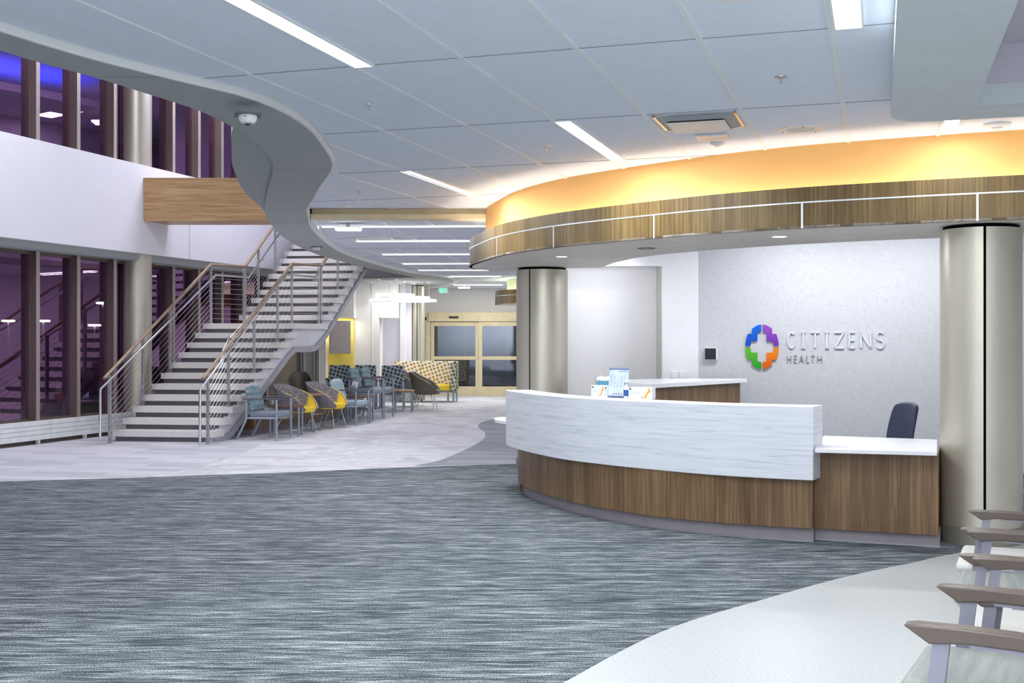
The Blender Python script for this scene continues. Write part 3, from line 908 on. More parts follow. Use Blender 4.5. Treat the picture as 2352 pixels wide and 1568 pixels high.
# things on the ledge
LZ = 1.087
def glove_box(px, py, label, rz, w=.2):
    x, y = at(px, py, LZ)
    t = thing('glove_box', label, 'box', (x, y, LZ), rz, 'glove boxes on the desk ledge')
    MB().box(0, w, 0, .11, 0, .105).build('carton', m['paper'], t, bevel=.002)
    MB().box(.008, .026, -.0012, 0, .083, .098).build('printed_mark', m['ink_blue'], t)
    for i, (l_, z) in enumerate(((.09, .062), (.11, .052), (.07, .042))):
        MB().box(.01, .01 + l_, -.001, 0, z, z + .005).build('printed_line', m['ink_pale'], t)
    g = MB()
    g.sweep([(-.0013, 0), (0, 0), (0, .001), (-.0013, .001)], 0, .001)
    g = MB()
    s = [(.118, .012), (.145, .018), (.168, .06), (.155, .072), (.165, .098), (.185, .09), (.187, .062), (.172, .056), (.148, .008)]
    s = [(.128, .01), (.15, .012), (.17, .055), (.186, .058), (.188, .085), (.174, .1), (.162, .098), (.172, .08), (.16, .068)]
    vs = [(x_ * w / .2, -.0012, z_) for x_, z_ in s]
    g.add(vs, [tuple(range(len(vs)))]); g.build('glove_picture', m['print_orange'], t, solid=.001)
    vs = [(.112, -.0012, .006), (.122, -.0012, .006), (.118, -.0012, .04)]
    MB().add([(v[0] * w / .2, v[1], v[2]) for v in vs], [(0, 1, 2)]).build('glove_shadow', m['ink_gray'], t, solid=.001)
    MB().box(w * .45, w * .75, .03, .08, .105, .108).build('slot', m['ink_pale'], t)
    return t
glove_box(1358, 911, 'glove carton with orange picture at the left of the calendar stand', math.radians(-32), .125 * 1.1)
glove_box(1443.5, 916.3, 'wide glove carton with orange glove picture right of the calendar', math.radians(-24), .215)
x, y = at(1389, 912.5, LZ)
t = thing('small_carton', 'small white carton half hidden behind the calendar', 'box', (x, y, LZ), math.radians(-25))
MB().box(0, .05, .0, .05, 0, .1).build('carton', m['paper_gray'], t, bevel=.002)
MB().box(.004, .016, -.001, 0, .08, .094).build('printed_mark', m['ink_blue'], t)
# tissues rising from a box
x, y = at(1366, 902, LZ)
t = thing('tissue_box', 'blue box with white tissue standing behind the left glove carton', 'box', (x + .03, y + .1, LZ), math.radians(-30))
MB().box(-.0, .16, -.0, .1, 0, .118).build('carton', m['tissue_blue'], t, bevel=.002)
pts = [[(-.03 + .18 * i / 6 - .03 * j / 3, .03 + .06 * j / 3 + .02 * math.sin(i * 1.7 + j * 1.3), .117 + .04 * j / 3 + .007 * math.sin(i * 2.3 + j) * j / 3) for i in range(7)] for j in range(4)]
MB().grid(pts).build('tissue', m['paper'], t, smooth=60, solid=.002)
# calendar in a clear stand, leaning back
x, y = at(1396, 913.5, LZ)
t = thing('calendar_stand', 'clear tilted stand holding a printed monthly calendar', 'calendar', (x, y, LZ), math.radians(-22))
mt = Matrix.Rotation(math.radians(-12), 4, 'X')
CW, CH = .182, .275
MB().box(0, CW, 0, .002, .01, CH, mt).build('sheet', m['paper'], t)
ac = MB().box(-.004, CW + .004, -.004, -.0025, .0, CH + .012, mt).box(-.004, CW + .004, -.003, .11, 0, .003)
ac.build('holder', m['acrylic'], t)
def pr(x0, x1, z0, z1, mat, nm='printed_line'):
    MB().box(x0, x1, -.0015, 0, z0, z1, mt).build(nm, m[mat], t)
pr(0, CW, CH - .014, CH - .004, 'ink_blue', 'printed_band'); pr(0, CW, .012, .02, 'ink_blue', 'printed_band')
for i in range(5):
    for j in range(9):
        if R.random() < .85:
            pr(.015 + i * .031, .015 + i * .031 + .012 + R.random() * .012, .1 + j * .013, .104 + j * .013 + .003, 'ink_pale')
for i in range(5):
    pr(.045 + i * .025, .056 + i * .025, .03, .046, 'ink_gray', 'printed_picture')
pr(.15, .176, .07, .1, 'paper_gray', 'printed_picture')
pr(.004, .016, CH - .034, CH - .022, 'ink_pale', 'printed_mark')
cu = bpy.data.curves.new('date_outline', 'FONT'); cu.body = 'January 2018'; cu.size = .0155; cu.extrude = .0004
tmp = bpy.data.objects.new('date_outline', cu); COL.objects.link(tmp)
bpy.context.view_layer.update()
me = bpy.data.meshes.new_from_object(tmp.evaluated_get(bpy.context.evaluated_depsgraph_get()))
bpy.data.objects.remove(tmp)
me.materials.clear(); me.materials.append(m['ink_blue'])
o = bpy.data.objects.new('printed_date', me); COL.objects.link(o)
o.parent = t; o.matrix_local = mt @ Matrix.Translation((.088, -.002, CH - .034)) @ Matrix.Rotation(PI / 2, 4, 'X')
# hand gel pump
x, y = at(1438, 914.5, LZ)
t = thing('gel_bottle', 'clear hand gel pump bottle between calendar and wide carton', 'bottle', (x + .006, y + .03, LZ))
MB().lathe([(.024, 0), (.026, .01), (.026, .09), (.014, .108), (.01, .112)], 16).build('bottle', m['clear_gel'], t, smooth=40)
MB().lathe([(.012, .112), (.012, .122), (.005, .123), (.005, .14), (.017, .142), (.02, .15), (.014, .162)], 16).build('pump', m['white_plastic'], t, smooth=40)
MB().lathe([(.0268, .02), (.0268, .075)], 16).build('sticker', m['ink_blue'], t, smooth=40)

# desk chair seen over the low counter
x, y = xat(2024, 11.0), 11.0
t = thing('office_chair', 'navy office chair with curved back behind the low counter', 'chair', (x, y, 0), math.radians(104))
pts = []
for i in range(9):
    z = .52 + .5 * i / 8
    w = .215 - .045 * (i / 8) ** 3 - .02 * (1 - i / 8)
    row = []
    for j in range(9):
        a = -1 + 2 * j / 8
        row.append((a * w, -.2 - .10 * (i / 8) ** 1.6 + .05 * a * a, z - (.035 * abs(a) ** 4 if i == 8 else 0)))
    pts.append(row)
MB().grid(pts).build('backrest', m['office_navy'], t, smooth=60, solid=.05, sub=1)
MB().prism([(-.24, -.22), (.24, -.22), (.25, .22), (-.25, .22)], .44, .52).build('seat', m['office_navy'], t, bevel=.03, seg=3)
MB().lathe([(.03, .1), (.025, .44)], 12).build('post', m['dark_plastic'], t, smooth=30)
for i in range(5):
    a = 2 * PI * i / 5
    lg = MB().bar((0, 0, .11), (.28 * math.cos(a), .28 * math.sin(a), .075), .045, .03)
    lg = lg.build('leg', m['dark_plastic'], t)
    MB().lathe([(.012, -.028), (.03, -.02), (.03, .02), (.012, .028)], 12, (0, 0, 0), Matrix.Translation((.28 * math.cos(a), .28 * math.sin(a), .031)) @ Matrix.Rotation(PI / 2, 4, 'X')).build('caster', m['dark_plastic'], lg)

# ---- lettering on the woven wall
wd = ((W1[0] - W0[0]), (W1[1] - W0[1])); l = math.hypot(*wd); wd = (wd[0] / l, wd[1] / l)
wn = (wd[1], -wd[0])    # into the room
WR = math.atan2(wd[1], wd[0])
def wallpt(px):
    k = (px - 1176) / F
    s = (k * W0[1] - W0[0]) / (wd[0] - k * wd[1])
    return s, W0[1] + wd[1] * s
sign = thing('wall_sign', 'Citizens Health sign of four coloured petals and silver letters', 'sign', (W0[0], W0[1], 0), WR)
def stroke(b, path, w, d0, d1):
    """flat raised line in the wall plane: path in (s, z)"""
    n = len(path)
    a = offset(path, w / 2); c = offset(path, -w / 2)
    vs = []
    for p, q in zip(a, c):
        vs += [(p[0], -d0, p[1]), (q[0], -d0, q[1]), (q[0], -d1, q[1]), (p[0], -d1, p[1])]
    fs = [(0, 1, 2, 3), (4 * n - 1, 4 * n - 2, 4 * n - 3, 4 * n - 4)]
    for i in range(n - 1):
        for j in range(4):
            fs.append((4 * i + j, 4 * i + 4 + j, 4 * i + 4 + (j + 1) % 4, 4 * i + (j + 1) % 4))
    b.add(vs, fs)
def arc_(cx, cz, rx, rz, a0, a1, n=14):
    return [(cx + rx * math.cos(math.radians(a0 + (a1 - a0) * i / n)), cz + rz * math.sin(math.radians(a0 + (a1 - a0) * i / n))) for i in range(n + 1)]
GL_ = {
 'C': [arc_(.46, .5, .4, .5, 48, 312, 20)],
 'I': [[(.5, 0), (.5, 1)], [(.1, 0), (.9, 0)], [(.1, 1), (.9, 1)]],
 'J': [[(.5, 0), (.5, 1)]],
 'T': [[(.5, 0), (.5, 1)], [(0, 1), (1, 1)]],
 'Z': [[(0, 1), (1, 1)], [(.97, .98), (.03, .02)], [(0, 0), (1, 0)]],
 'E': [[(.06, 0), (.06, 1)], [(0, 1), (.95, 1)], [(0, .5), (.85, .5)], [(0, 0), (.95, 0)]],
 'N': [[(.03, 0), (.03, 1)], [(.03, 1), (.97, 0)], [(.97, 0), (.97, 1)]],
 'S': [arc_(.5, .75, .42, .26, 35, 250, 12) + arc_(.5, .24, .44, .26, 75, -145, 12)],
 'H': [[(.03, 0), (.03, 1)], [(.97, 0), (.97, 1)], [(.03, .5), (.97, .5)]],
 'A': [[(0, 0), (.5, 1)], [(.5, 1), (1, 0)], [(.2, .36), (.8, .36)]],
 'L': [[(.05, 1), (.05, 0)], [(.0, 0), (.95, 0)]],
 'X': [[(0, 0), (1, 1)], [(0, 1), (1, 0)]],
}
def letters(word, spans, ztop, zbot, w, mat, parent, d0=.002, d1=.02):
    for ch, (p0, p1) in zip(word, spans):
        s0, s1 = p0, p1
        h = ztop - zbot
        b = MB()
        for path in GL_[ch]:
            stroke(b, [(s0 + w / 2 + (s1 - s0 - w) * x, zbot + w / 2 + (h - w) * z) for x, z in path], w, d0, d1)
        b.build('letter', mat, parent)
def cs(v):  # crop pixel -> wall coordinate
    return wallpt(1590 + v * .19983)[0]
big = [(1086, 1206), (1238, 1318), (1352, 1474), (1510, 1588), (1626, 1752), (1790, 1882), (1924, 2064), (2102, 2216)]
Ym = wallpt(1920)[1]
letters('CITIZENS', [(cs(a), cs(c)) for a, c in big], zat(720 + 204 * .19983, Ym), zat(720 + 402 * .19983, Ym), .023, m['sign_silver'], sign)
small = [(1088, 1142), (1168, 1210), (1226, 1286), (1310, 1352), (1362, 1412), (1436, 1494)]
Ym2 = wallpt(1850)[1]
letters('HEALTH', [(cs(a), cs(c)) for a, c in small], zat(720 + 478 * .19983, Ym2), zat(720 + 566 * .19983, Ym2), .0115, m['sign_pewter'], sign, .001, .012)
# emblem: four stepped petals around a cross-shaped gap
ec, Ye = wallpt(1590 + 803 * .19983)
zc = zat(720 + 381 * .19983, Ye)
kx = (cs(999) - cs(611)) / 388.0
kz = .19983 * Ye / F
def petal(mirror_x, mirror_z, mat):
    # upper-left petal in crop pixels relative to the emblem centre
    outl = [(-10, 255)]
    for a in (97, 103, 109, 116): outl.append((-10 - 212 * math.cos(math.radians(180 - a)) * 1.18, 255 * math.sin(math.radians(a)) ** .9))
    outl = [(-10, 255), (-40, 250), (-70, 238), (-95, 222), (-115, 206), (-115, 148), (-163, 148), (-176, 110), (-187, 60), (-191, 12), (-132, 12), (-130, 40), (-125, 66), (-53, 66), (-53, 160), (-38, 168), (-10, 176)]
    vs = [(ec + mirror_x * x_ * kx, 0, zc + mirror_z * z_ * kz) for x_, z_ in outl]
    n = len(vs)
    b = MB().add([(p[0], -.003, p[2]) for p in vs] + [(p[0], -.025, p[2]) for p in vs], [tuple(range(n)), tuple(range(2 * n - 1, n - 1, -1))] + [(i, (i + 1) % n, (i + 1) % n + n, i + n) for i in range(n)])
    b.build('emblem_petal', m[mat], sign)['label'] = {'petal_blue': 'blue upper left petal', 'petal_purple': 'purple upper right petal', 'petal_green': 'green lower left petal', 'petal_orange': 'orange lower right petal'}[mat]
petal(1, 1, 'petal_blue'); petal(-1, 1, 'petal_purple'); petal(1, -1, 'petal_green'); petal(-1, -1, 'petal_orange')

# small screen and switch plates
s0, Yp = wallpt(1620); s1, _ = wallpt(1649)
t = thing('wall_screen', 'small black touch screen in a white frame left of the emblem', 'screen', (W0[0], W0[1], 0), WR)
za, zb = zat(826, Yp), zat(799, Yp)
MB().box(s0, s1, -.05, -.001, za, zb).build('frame', m['white_plastic'], t, bevel=.004)
MB().box(s0 + .002, s1 - .018, -.053, -.05, za + .006, zb - .004).build('display', m['smoke_glass'], t)
for i, (a, c) in enumerate(((1541, 1557), (1560, 1583))):
    t = tag(MB().box(xat(a, 15.08), xat(c, 15.08), 15.078, 15.09, zat(868, 15.08), zat(852, 15.08)).build('wall_plate', m['white_plastic'], bevel=.002), ('narrow', 'wide')[i] + ' white plate on the panel above the back counter', 'plate')

# ================================================================ STAIRS
RISE = .175
def tl(k):   # left front corner of tread k (1..11 lower flight, 12.. upper flight)
    if k <= 11: return (-6.384 + .0667 * (k - 1), 18.35 + .29 * (k - 1))
    return (-5.276 + .057 * (k - 12), 22.2 + .27 * (k - 12))
def tr(k):
    if k <= 11: return (-4.70 + .075 * (k - 1), 18.13 + .29 * (k - 1))
    return (-3.55 + .06 * (k - 12), 22.0 + .27 * (k - 12))
NT_ = 25
st = thing('staircase', 'open staircase of pale terrazzo treads rising in two flights', 'staircase')
DN = (.235, .97)
for k in range(1, NT_ + 1):
    a, c = tl(k), tr(k); z = RISE * k
    if k == 11:
        q = [a, c, (tr(12)[0] + .02, tr(12)[1] + .06), (tl(12)[0] - .15, tl(12)[1] + .06)]
    else:
        d = .34
        q = [a, c, (c[0] + DN[0] * d, c[1] + DN[1] * d), (a[0] + DN[0] * d, a[1] + DN[1] * d)]
    MB().prism(q, z - .1, z).build('landing' if k == 11 else 'tread', m['terrazzo'], st, bevel=.004)
    e = .05
    lo = z - RISE if k > 1 else 0
    r_ = [(a[0] + .03 + DN[0] * e, a[1] + DN[1] * e), (c[0] - .1 + DN[0] * e, c[1] + DN[1] * e), (c[0] - .1 + DN[0] * (e + .02), c[1] + DN[1] * (e + .02)), (a[0] + .03 + DN[0] * (e + .02), a[1] + DN[1] * (e + .02))]
    MB().prism(r_, lo, z - .095).build('riser', m['riser_paint'], st)
def stringer(side, inset, nm):
    f = tr if side > 0 else tl
    def pt(k, z, dy=0.0):
        p = f(k); a_, c_ = (f(1), f(11)) if k < 12 else (f(12), f(NT_))
        return (p[0] + (c_[0] - a_[0]) / (c_[1] - a_[1]) * dy - side * inset, p[1] + dy, z)
    top = []; bot = []
    # the lower edge runs straight under each flight and level under the landing
    Y1, Y11, Y12 = f(1)[1], f(11)[1], f(12)[1]
    lev = RISE * 11 - .5
    def low(y):
        if y < Y12 - .3: return min(max(0, RISE * (1 + (y - Y1) / .29) - .47), lev)
        return max(lev, RISE * (12 + (y - Y12) / .27) - .45)
    def both(p):
        top.append(p); bot.append((p[0], p[1], min(low(p[1]), p[2] - .02)))
    for k in range(1, 12):
        both(pt(k, RISE * k - .1, .06)); both(pt(k, RISE * k - .1, .3))
    for y in (Y11 + .5, Y12 - .3, Y12 - .05):
        q_ = (y - Y11) / (Y12 - Y11); x_ = f(11)[0] + (f(12)[0] - f(11)[0]) * q_ - side * inset
        both((x_, y, RISE * 11 - .1))
    for k in range(12, NT_ + 1):
        both(pt(k, RISE * k - .1, .06)); both(pt(k, RISE * k - .1, .28))
    n = min(len(top), len(bot))
    b = MB()
    w = .1
    vs = []
    for p, q in zip(top[:n], bot[:n]):
        for (x_, y_, z_) in (p, q):
            vs += [(x_, y_, z_), (x_ - side * w, y_ + side * .012, z_)]
    fs = [(0, 1, 3, 2)]
    for i in range(n - 1):
        k = 4 * i
        fs += [(k, k + 4, k + 6, k + 2), (k + 1, k + 3, k + 7, k + 5), (k, k + 1, k + 5, k + 4), (k + 2, k + 6, k + 7, k + 3)]
    k = 4 * (n - 1); fs.append((k, k + 2, k + 3, k + 1))
    b.add(vs, fs); b.build(nm, m['stringer_paint'], st)
    fl_ = MB()
    for i in range(n - 1):
        p, q = bot[i], bot[i + 1]
        if q[1] - p[1] < .01 and abs(q[2] - p[2]) < .01: continue
        o_ = side * .05
        fl_.hexa([(p[0], p[1], p[2] - .03), (p[0] + o_, p[1], p[2] - .03), (q[0] + o_, q[1], q[2] - .03), (q[0], q[1], q[2] - .03)], [(p[0], p[1], p[2] + .075), (p[0] + o_, p[1], p[2] + .075), (q[0] + o_, q[1], q[2] + .075), (q[0], q[1], q[2] + .075)])
    fl_.build('stringer_flange', m['flange_shade'], st)
stringer(1, .06, 'stringer'); stringer(-1, .1, 'stringer')

def railing(label, pts, posts, lead, gpts, front):
    """pts: rail line (top of wood) as 3D points; posts: (x, y, z0, z1)"""
    t = thing('stair_railing', label, 'railing')
    MB().tube(pts, .03, 8, flat=(.03, .026)).build('handrail', m['oak_rail'], t, smooth=50)
    for (x, y, z0, z1) in posts:
        p = MB()
        p.box(x - .006, x + .006, y - .028, y + .028, z0, z1 - .03).box(x + .022, x + .034, y - .028, y + .028, z0, z1 - .03)
        p.box(x - .02, x + .048, y - .045, y + .045, z0, z0 + .012).box(x + .006, x + .022, y - .012, y + .012, z1 - .09, z1 - .02)
        for j in range(1, 11):
            zz = z0 + (z1 - z0) * j / 11.5
            p.box(x + .006, x + .022, y - .01, y + .01, zz - .008, zz + .008)
        p.build('post', m['steel_post'], t)
    line = [(p[0] + .014, p[1], p[2], p[3]) for p in posts]
    for j in range(1, 12):
        c = [(p[0], p[1], p[2] + (p[3] - p[2]) * j / 11.7) for p in line]
        MB().tube(c, .0035, 5).build('cable', m['steel'], t)
    MB().tube(gpts, .0205, 10).build('grab_rail', m['steel'], t, smooth=50)
    for (p, g) in lead:
        MB().tube([(p[0], p[1], p[2]), (g[0], g[1], p[2] - .01), (g[0], g[1], g[2])], .008, 6).build('bracket', m['steel'], t)
    return t
def post_on(f, k, off, dy=.17):
    p = f(k); z = RISE * k
    return (p[0] + off, p[1] + dy, z)
H = 1.12
def make_rail(f, side, label, foot, ks, k2, end_k, landing):
    """side +1: rail stands on the right end of the treads"""
    o = -.12 if side > 0 else .1
    P = [(foot[0], foot[1], 0.0)]
    P += [post_on(f, k, o) for k in ks]
    LA = (f(11)[0] + o, f(11)[1] + .14, RISE * 11)
    LB = (f(12)[0] + o - (.03 if side > 0 else .0), f(12)[1] - .06, RISE * 11)
    P += [LA, LB]
    Q = [post_on(f, k, o, .14) for k in k2]
    LC = (f(12)[0] + o, f(12)[1] + .03, RISE * 11)
    def top(p, h): return p[2] + h
    # wood rail heights: straight between the two ends of each flight
    zf = 1.09; zl = RISE * 11 + 1.1
    posts = []
    a, b_ = P[0], LA
    L = b_[1] - a[1]
    for p in P[:-2]:
        posts.append((p[0], p[1], p[2], zf + (zl - zf) * (p[1] - a[1]) / L))
    posts.append((*LA, zl)); posts.append((*LB, zl)); posts.append((LC[0] + .0, LC[1], LC[2], zl + .03))
    E = post_on(f, end_k, o, .14)
    ze = E[2] + 1.1
    for p in Q:
        posts.append((p[0], p[1], p[2], zl + (ze - zl) * (p[1] - LC[1]) / (E[1] - LC[1])))
    s0 = .12
    rail = [(a[0] - .03, a[1] - s0, zf - (zl - zf) * s0 / L), (LA[0] + .014, LA[1], zl), (LC[0] + .014, LC[1], zl + .02), (E[0] + .014, E[1], ze)]
    gx = .09 if side < 0 else -.09
    gz = -.2
    gr = [(a[0] + gx * 0 - .01, a[1] - .35, .02), (a[0] + gx * 0 - .01, a[1] - .35, .86), (LA[0] + gx, LA[1] + .02, zl + gz), (LC[0] + gx, LC[1] - .02, zl + gz), (E[0] + gx, E[1], ze + gz)]
    lead = []
    for p in posts[1:]:
        # bracket from the post to the grab rail
        for (g0, g1) in zip(gr[1:], gr[2:]):
            if g0[1] <= p[1] <= g1[1]:
                k = (p[1] - g0[1]) / (g1[1] - g0[1])
                g = [g0[i] + (g1[i] - g0[i]) * k for i in range(3)]
                lead.append(((p[0] + .014, p[1], g[2] - .06), g)); break
    return railing(label, rail, posts, lead, gr, front=None)
make_rail(tl, -1, 'left stair railing of steel cables and pale wood beside the windows', at(250, 1018, 0), (3, 6), (14, 17, 20), 24, None)
make_rail(tr, 1, 'right stair railing of steel cables and pale wood on the open side', at(475, 1020, 0), (3, 6, 9), (15, 18), 24, None)

# wood-clad beam crossing the atrium, and the plinth under the stairs
tag(MB().prism([(-6.41, 20.0), (-3.47, 20.0), (-3.47, 20.7), (-6.19, 20.7)], 3.69, 4.44).build('wood_beam', m['beam_veneer']), 'thick wood-clad beam jutting across the atrium above the stairs', 'beam', None, 'thing')
pf = [(-4.38, 19.5), (-3.25, 25.2)]
t = thing('low_plinth', 'low wood-faced plinth with white top running under the stairs', 'plinth')
MB().wall(pf, .3, .1, .4, 0).build('wood_face', m['walnut_veneer'], t)
MB().wall([(-4.44, 19.55), (-3.31, 25.2)], .22, 0, .1, 0).build('toe_kick', m['toe_kick'], t)
MB().wall([(-4.36, 19.48), (-3.23, 25.22)], .34, .4, .43, 0).build('plinth_top', m['quartz_top'], t)

# ================================================================ CEILING FIXTURES
AX = math.atan2(UY, UX)         # direction of the tile grid
def strip_light(label, u0, u1, v0, v1, power, z=CEIL, real=True):
    c = uv((u0 + u1) / 2, (v0 + v1) / 2)
    L, W = u1 - u0, v1 - v0
    if real:
        t = thing('linear_light', label, 'ceiling light', (c[0], c[1], z), AX, 'recessed linear lights of the main ceiling')
        f = MB()
        for y in (-W / 2 - .012, W / 2):
            f.box(-L / 2, L / 2, y, y + .012, -.014, .001)
        f.box(-L / 2 - .012, -L / 2, -W / 2 - .012, W / 2 + .012, -.014, .001).box(L / 2, L / 2 + .012, -W / 2 - .012, W / 2 + .012, -.014, .001)
        f.build('trim_frame', m['grid_bar'], t)
        MB().box(-L / 2, L / 2, -W / 2, W / 2, -.008, -.001).build('diffuser', m['lamp_white'], t)
    lamp('light_' + str(len(LIGHTS)), (c[0], c[1], z - .02), L, W, power, (.94, .97, 1), AX)
    LIGHTS.append(c)
PW = 62
strip_light('long linear ceiling light nearest the soffit edge, cut by the frame top', 4.2, 6.2, -2.955, -2.845, PW)
strip_light('linear ceiling light ending above the canopy, right of centre', 8.19, 10.1, -2.285, -2.165, PW)
strip_light('linear ceiling light nearest the yellow drum\'s curved left end', 10.13, 12.1, -4.36, -4.25, PW)
strip_light('wide short linear light beside the lowered ceiling frame', 4.3, 6.2, -.215, -.085, PW)
strip_light('short linear light close to the drum behind the lowered frame', 8.4, 9.45, .445, .565, PW * .2)
# further fittings over the part of the lobby behind the camera
for (u, v) in ((1.6, -2.9), (1.6, -.6), (-2, -2.8), (-2.0, -.6), (-1, -5.5)):
    strip_light('', u - 1, u + 1, v - .06, v + .06, PW, real=False)

tube_rows = [(517, 738, 1117, 15.4, 'first'), (551, 818, 1130, 17.64, 'second'), (582, 878, 1150, 20.35, 'third'), (603.5, 925, 1160, 22.8, 'fourth'), (618.5, 962, 1122, 24.9, 'fifth'), (633, 1036, 1150, 27.3, 'sixth'), (652, 1042, 1155, 31.4, 'seventh')]
for py, p0, p1, Y, nm in tube_rows:
    a, c = xat(p0, Y), min(xat(p1, Y), 1.0)
    t = thing('tube_light', nm + ' thin light bar from the bulkhead on the far wing ceiling', 'ceiling light', ((a + c) / 2, Y, CEIL2), math.radians(-2), 'thin light bars of the far wing')
    h = (c - a) / 2
    MB().box(-h, h, -.04, .04, -.01, .001).build('housing', m['white_plastic'], t)
    MB().box(-h, h, -.022, .022, -.026, -.01).build('diffuser', m['lamp_tube'], t)
    lamp('tube_' + nm, ((a + c) / 2, Y, CEIL2 - .05), h * 2, .08, 21 * max(h, .8), (.97, .97, 1))
lamp('wing_fill', (-0.6, 31.3, CEIL2 - .03), 1.2, .1, 60, (1, .99, .9))
# lamps without fittings that brighten the walls of the waiting corner
for (x, y) in ((-3.9, 28.2), (-2.6, 29.0)):
    lamp('waiting_fill', (x, y, SOF - .01), .25, .25, 7, (1, .95, .85))
# atrium ceiling lamps
for (x, y, p) in ((-6.0, 15.0, 190), (-4.6, 21.0, 220), (-5.4, 9.0, 130), (-8, 4, 110)):
    lamp('atrium_lamp', (x, y, UPC - .05), 1.6, 1.6, p, (.93, .93, 1))
# upper storey lamps
for (x, y) in ((1.5, 16), (2.6, 25)):
    lamp('upper_lamp', (x, y, UPC - .05), 1.4, .5, 50, (.93, .93, 1))
# downlights in the canopy
def downlight(px, py, label, on=True):
    x, y = at(px, py, 2.52)
    t = thing('downlight', label, 'downlight', (x, y, 2.52), 0, 'round fittings under the canopy')
    MB().lathe([(.062, .001), (.062, -.004), (.085, -.006), (.09, .001)], 24).build('ring', m['white_plastic' if on else 'dark_plastic'], t, smooth=40)
    MB().lathe([(.0, -.001), (.062, -.002)], 24).build('lens', m['lamp_white' if on else 'cloud_paint'], t)
    if on: lamp('canopy_spot', (x, y, 2.505), .12, .12, 16, (.96, .97, 1))
downlight(1790, 543, 'lit round downlight under the canopy towards the wide column')
downlight(1290, 589, 'lit round downlight under the canopy near the left column')
downlight(1485, 570, 'dark-rimmed round fitting under the canopy between two downlights', False)
lamp('alcove_fill', (1.1, 14.75, 2.56), .6, .12, 10, (.95, .96, 1), rot=(math.radians(42), 0, 0))  # added lamp with no fitting, whitens the alcove back
for (x, y, p, tl_) in ((-3.2, -1.0, 190, 30), (0.4, -1.6, 200, 30), (3.6, -1.2, 150, 24)):
    lamp('ceiling_fill', (x, y, 1.9), 1.2, 1.2, p, (.95, .97, 1), rot=(PI + math.radians(tl_), 0, 0))  # added up-facing lamps behind the camera, only to brighten the ceiling
for (x, y) in ((3.2, 13.6), (4.6, 13.1)):
    lamp('wall_wash', (x, y, CEIL - .02), .9, .1, 46, (.94, .96, 1))  # unseen lamps at ceiling height, added to wash the woven wall
# upper storey clusters of light bars (mirrored in the glass)
cl = [(-.9, 19.3), (.2, 21.6), (-.6, 24.3), (1.6, 18.4), (1.2, 25.5), (2.6, 21.3)]
for i, (x, y) in enumerate(cl):
    t = thing('bar_cluster', 'cluster of six short light bars mirrored in the upper windows', 'ceiling light', (x, y, UPC - .35), .6 * i, 'clusters of light bars on the upper ceiling')
    for a in range(3):
        for b_ in range(2):
            MB().box(-.16 + b_ * .5 - .2, .16 + b_ * .5 - .2, -.2 + a * .2, -.12 + a * .2, -.05, .0).build('bar', m['lamp_tube'], t)
    MB().box(-.3, .45, -.2, .3, .0, .02).build('plate', m['white_plastic'], t)
    MB().tube([(0.05, 0, .02), (0.05, 0, .349)], .01, 6).build('stem', m['steel'], t)
tr_ = MB().box(-1.5, -.2, 20.0, 23.4, 6.84, 6.88)
for q in ((-1.5, -1.46, 20.0, 23.4), (-.24, -.2, 20.0, 23.4), (-1.5, -.2, 20.0, 20.04), (-1.5, -.2, 23.36, 23.4)):
    tr_.box(*q, 6.88, 7.0)
struct(tr_.build('trim_12', m['wall_white']), 'light tray with blue lamps under the upper ceiling', 'trim')
lamp('blue_tray_lamp', (-.85, 21.7, 6.92), 1.0, 3.0, 70, (.03, .1, 1), rot=(PI, 0, 0))

# small ceiling devices
def sprinkler(px, py, z, label):
    x, y = at(px, py, z)
    t = thing('sprinkler', label, 'sprinkler', (x, y, z), 0, 'sprinkler heads')
    MB().lathe([(.006, .001), (.038, .001), (.036, -.006), (.012, -.008), (.006, -.004)], 20).build('rose', m['steel'], t, smooth=40)
    MB().lathe([(.006, -.004), (.006, -.025), (.003, -.028), (.003, -.036), (.014, -.037), (.014, -.04)], 12).build('head', m['steel'], t, smooth=40)
sprinkler(1793, 176, CEIL, 'sprinkler head between the air diffuser and the lowered ceiling frame')
sprinkler(847, 240, CEIL, 'sprinkler head right of the soffit camera')
sprinkler(1254, 335, CEIL, 'sprinkler head left of the linear light above the canopy')
sprinkler(824, 439, CEIL, 'small sprinkler head left of the linear light by the drum')
def smoke(px, py, z, label, r=.06, bulb=False):
    x, y = at(px, py, z)
    t = thing('smoke_detector', label, 'smoke detector', (x, y, z), 0, 'ceiling detectors')
    MB().lathe([(r, .001), (r, -.01), (r * .9, -.02), (r * .55, -.028), (.003, -.03)], 24).build('base', m['white_plastic'], t, smooth=40)
    MB().lathe([(r * .4, -.027), (r * .36, -.036), (.002, -.04)], 16).build('sensor', m['clear_gel' if bulb else 'white_plastic'], t, smooth=40)
smoke(1648, 326, CEIL, 'small white smoke detector below the air diffuser')
smoke(797, 470, CEIL, 'white detector left of the bulkhead under the tiled ceiling', .09)
smoke(882, 505, CEIL2, 'white strobe detector just beyond the bulkhead', .13, True)
smoke(2290, 284, CEIL, 'white strobe detector at the far right over the drum', .1, True)
smoke(1071, 616, CEIL2, 'white detector on the fifth light bar of the far wing', .15, True)
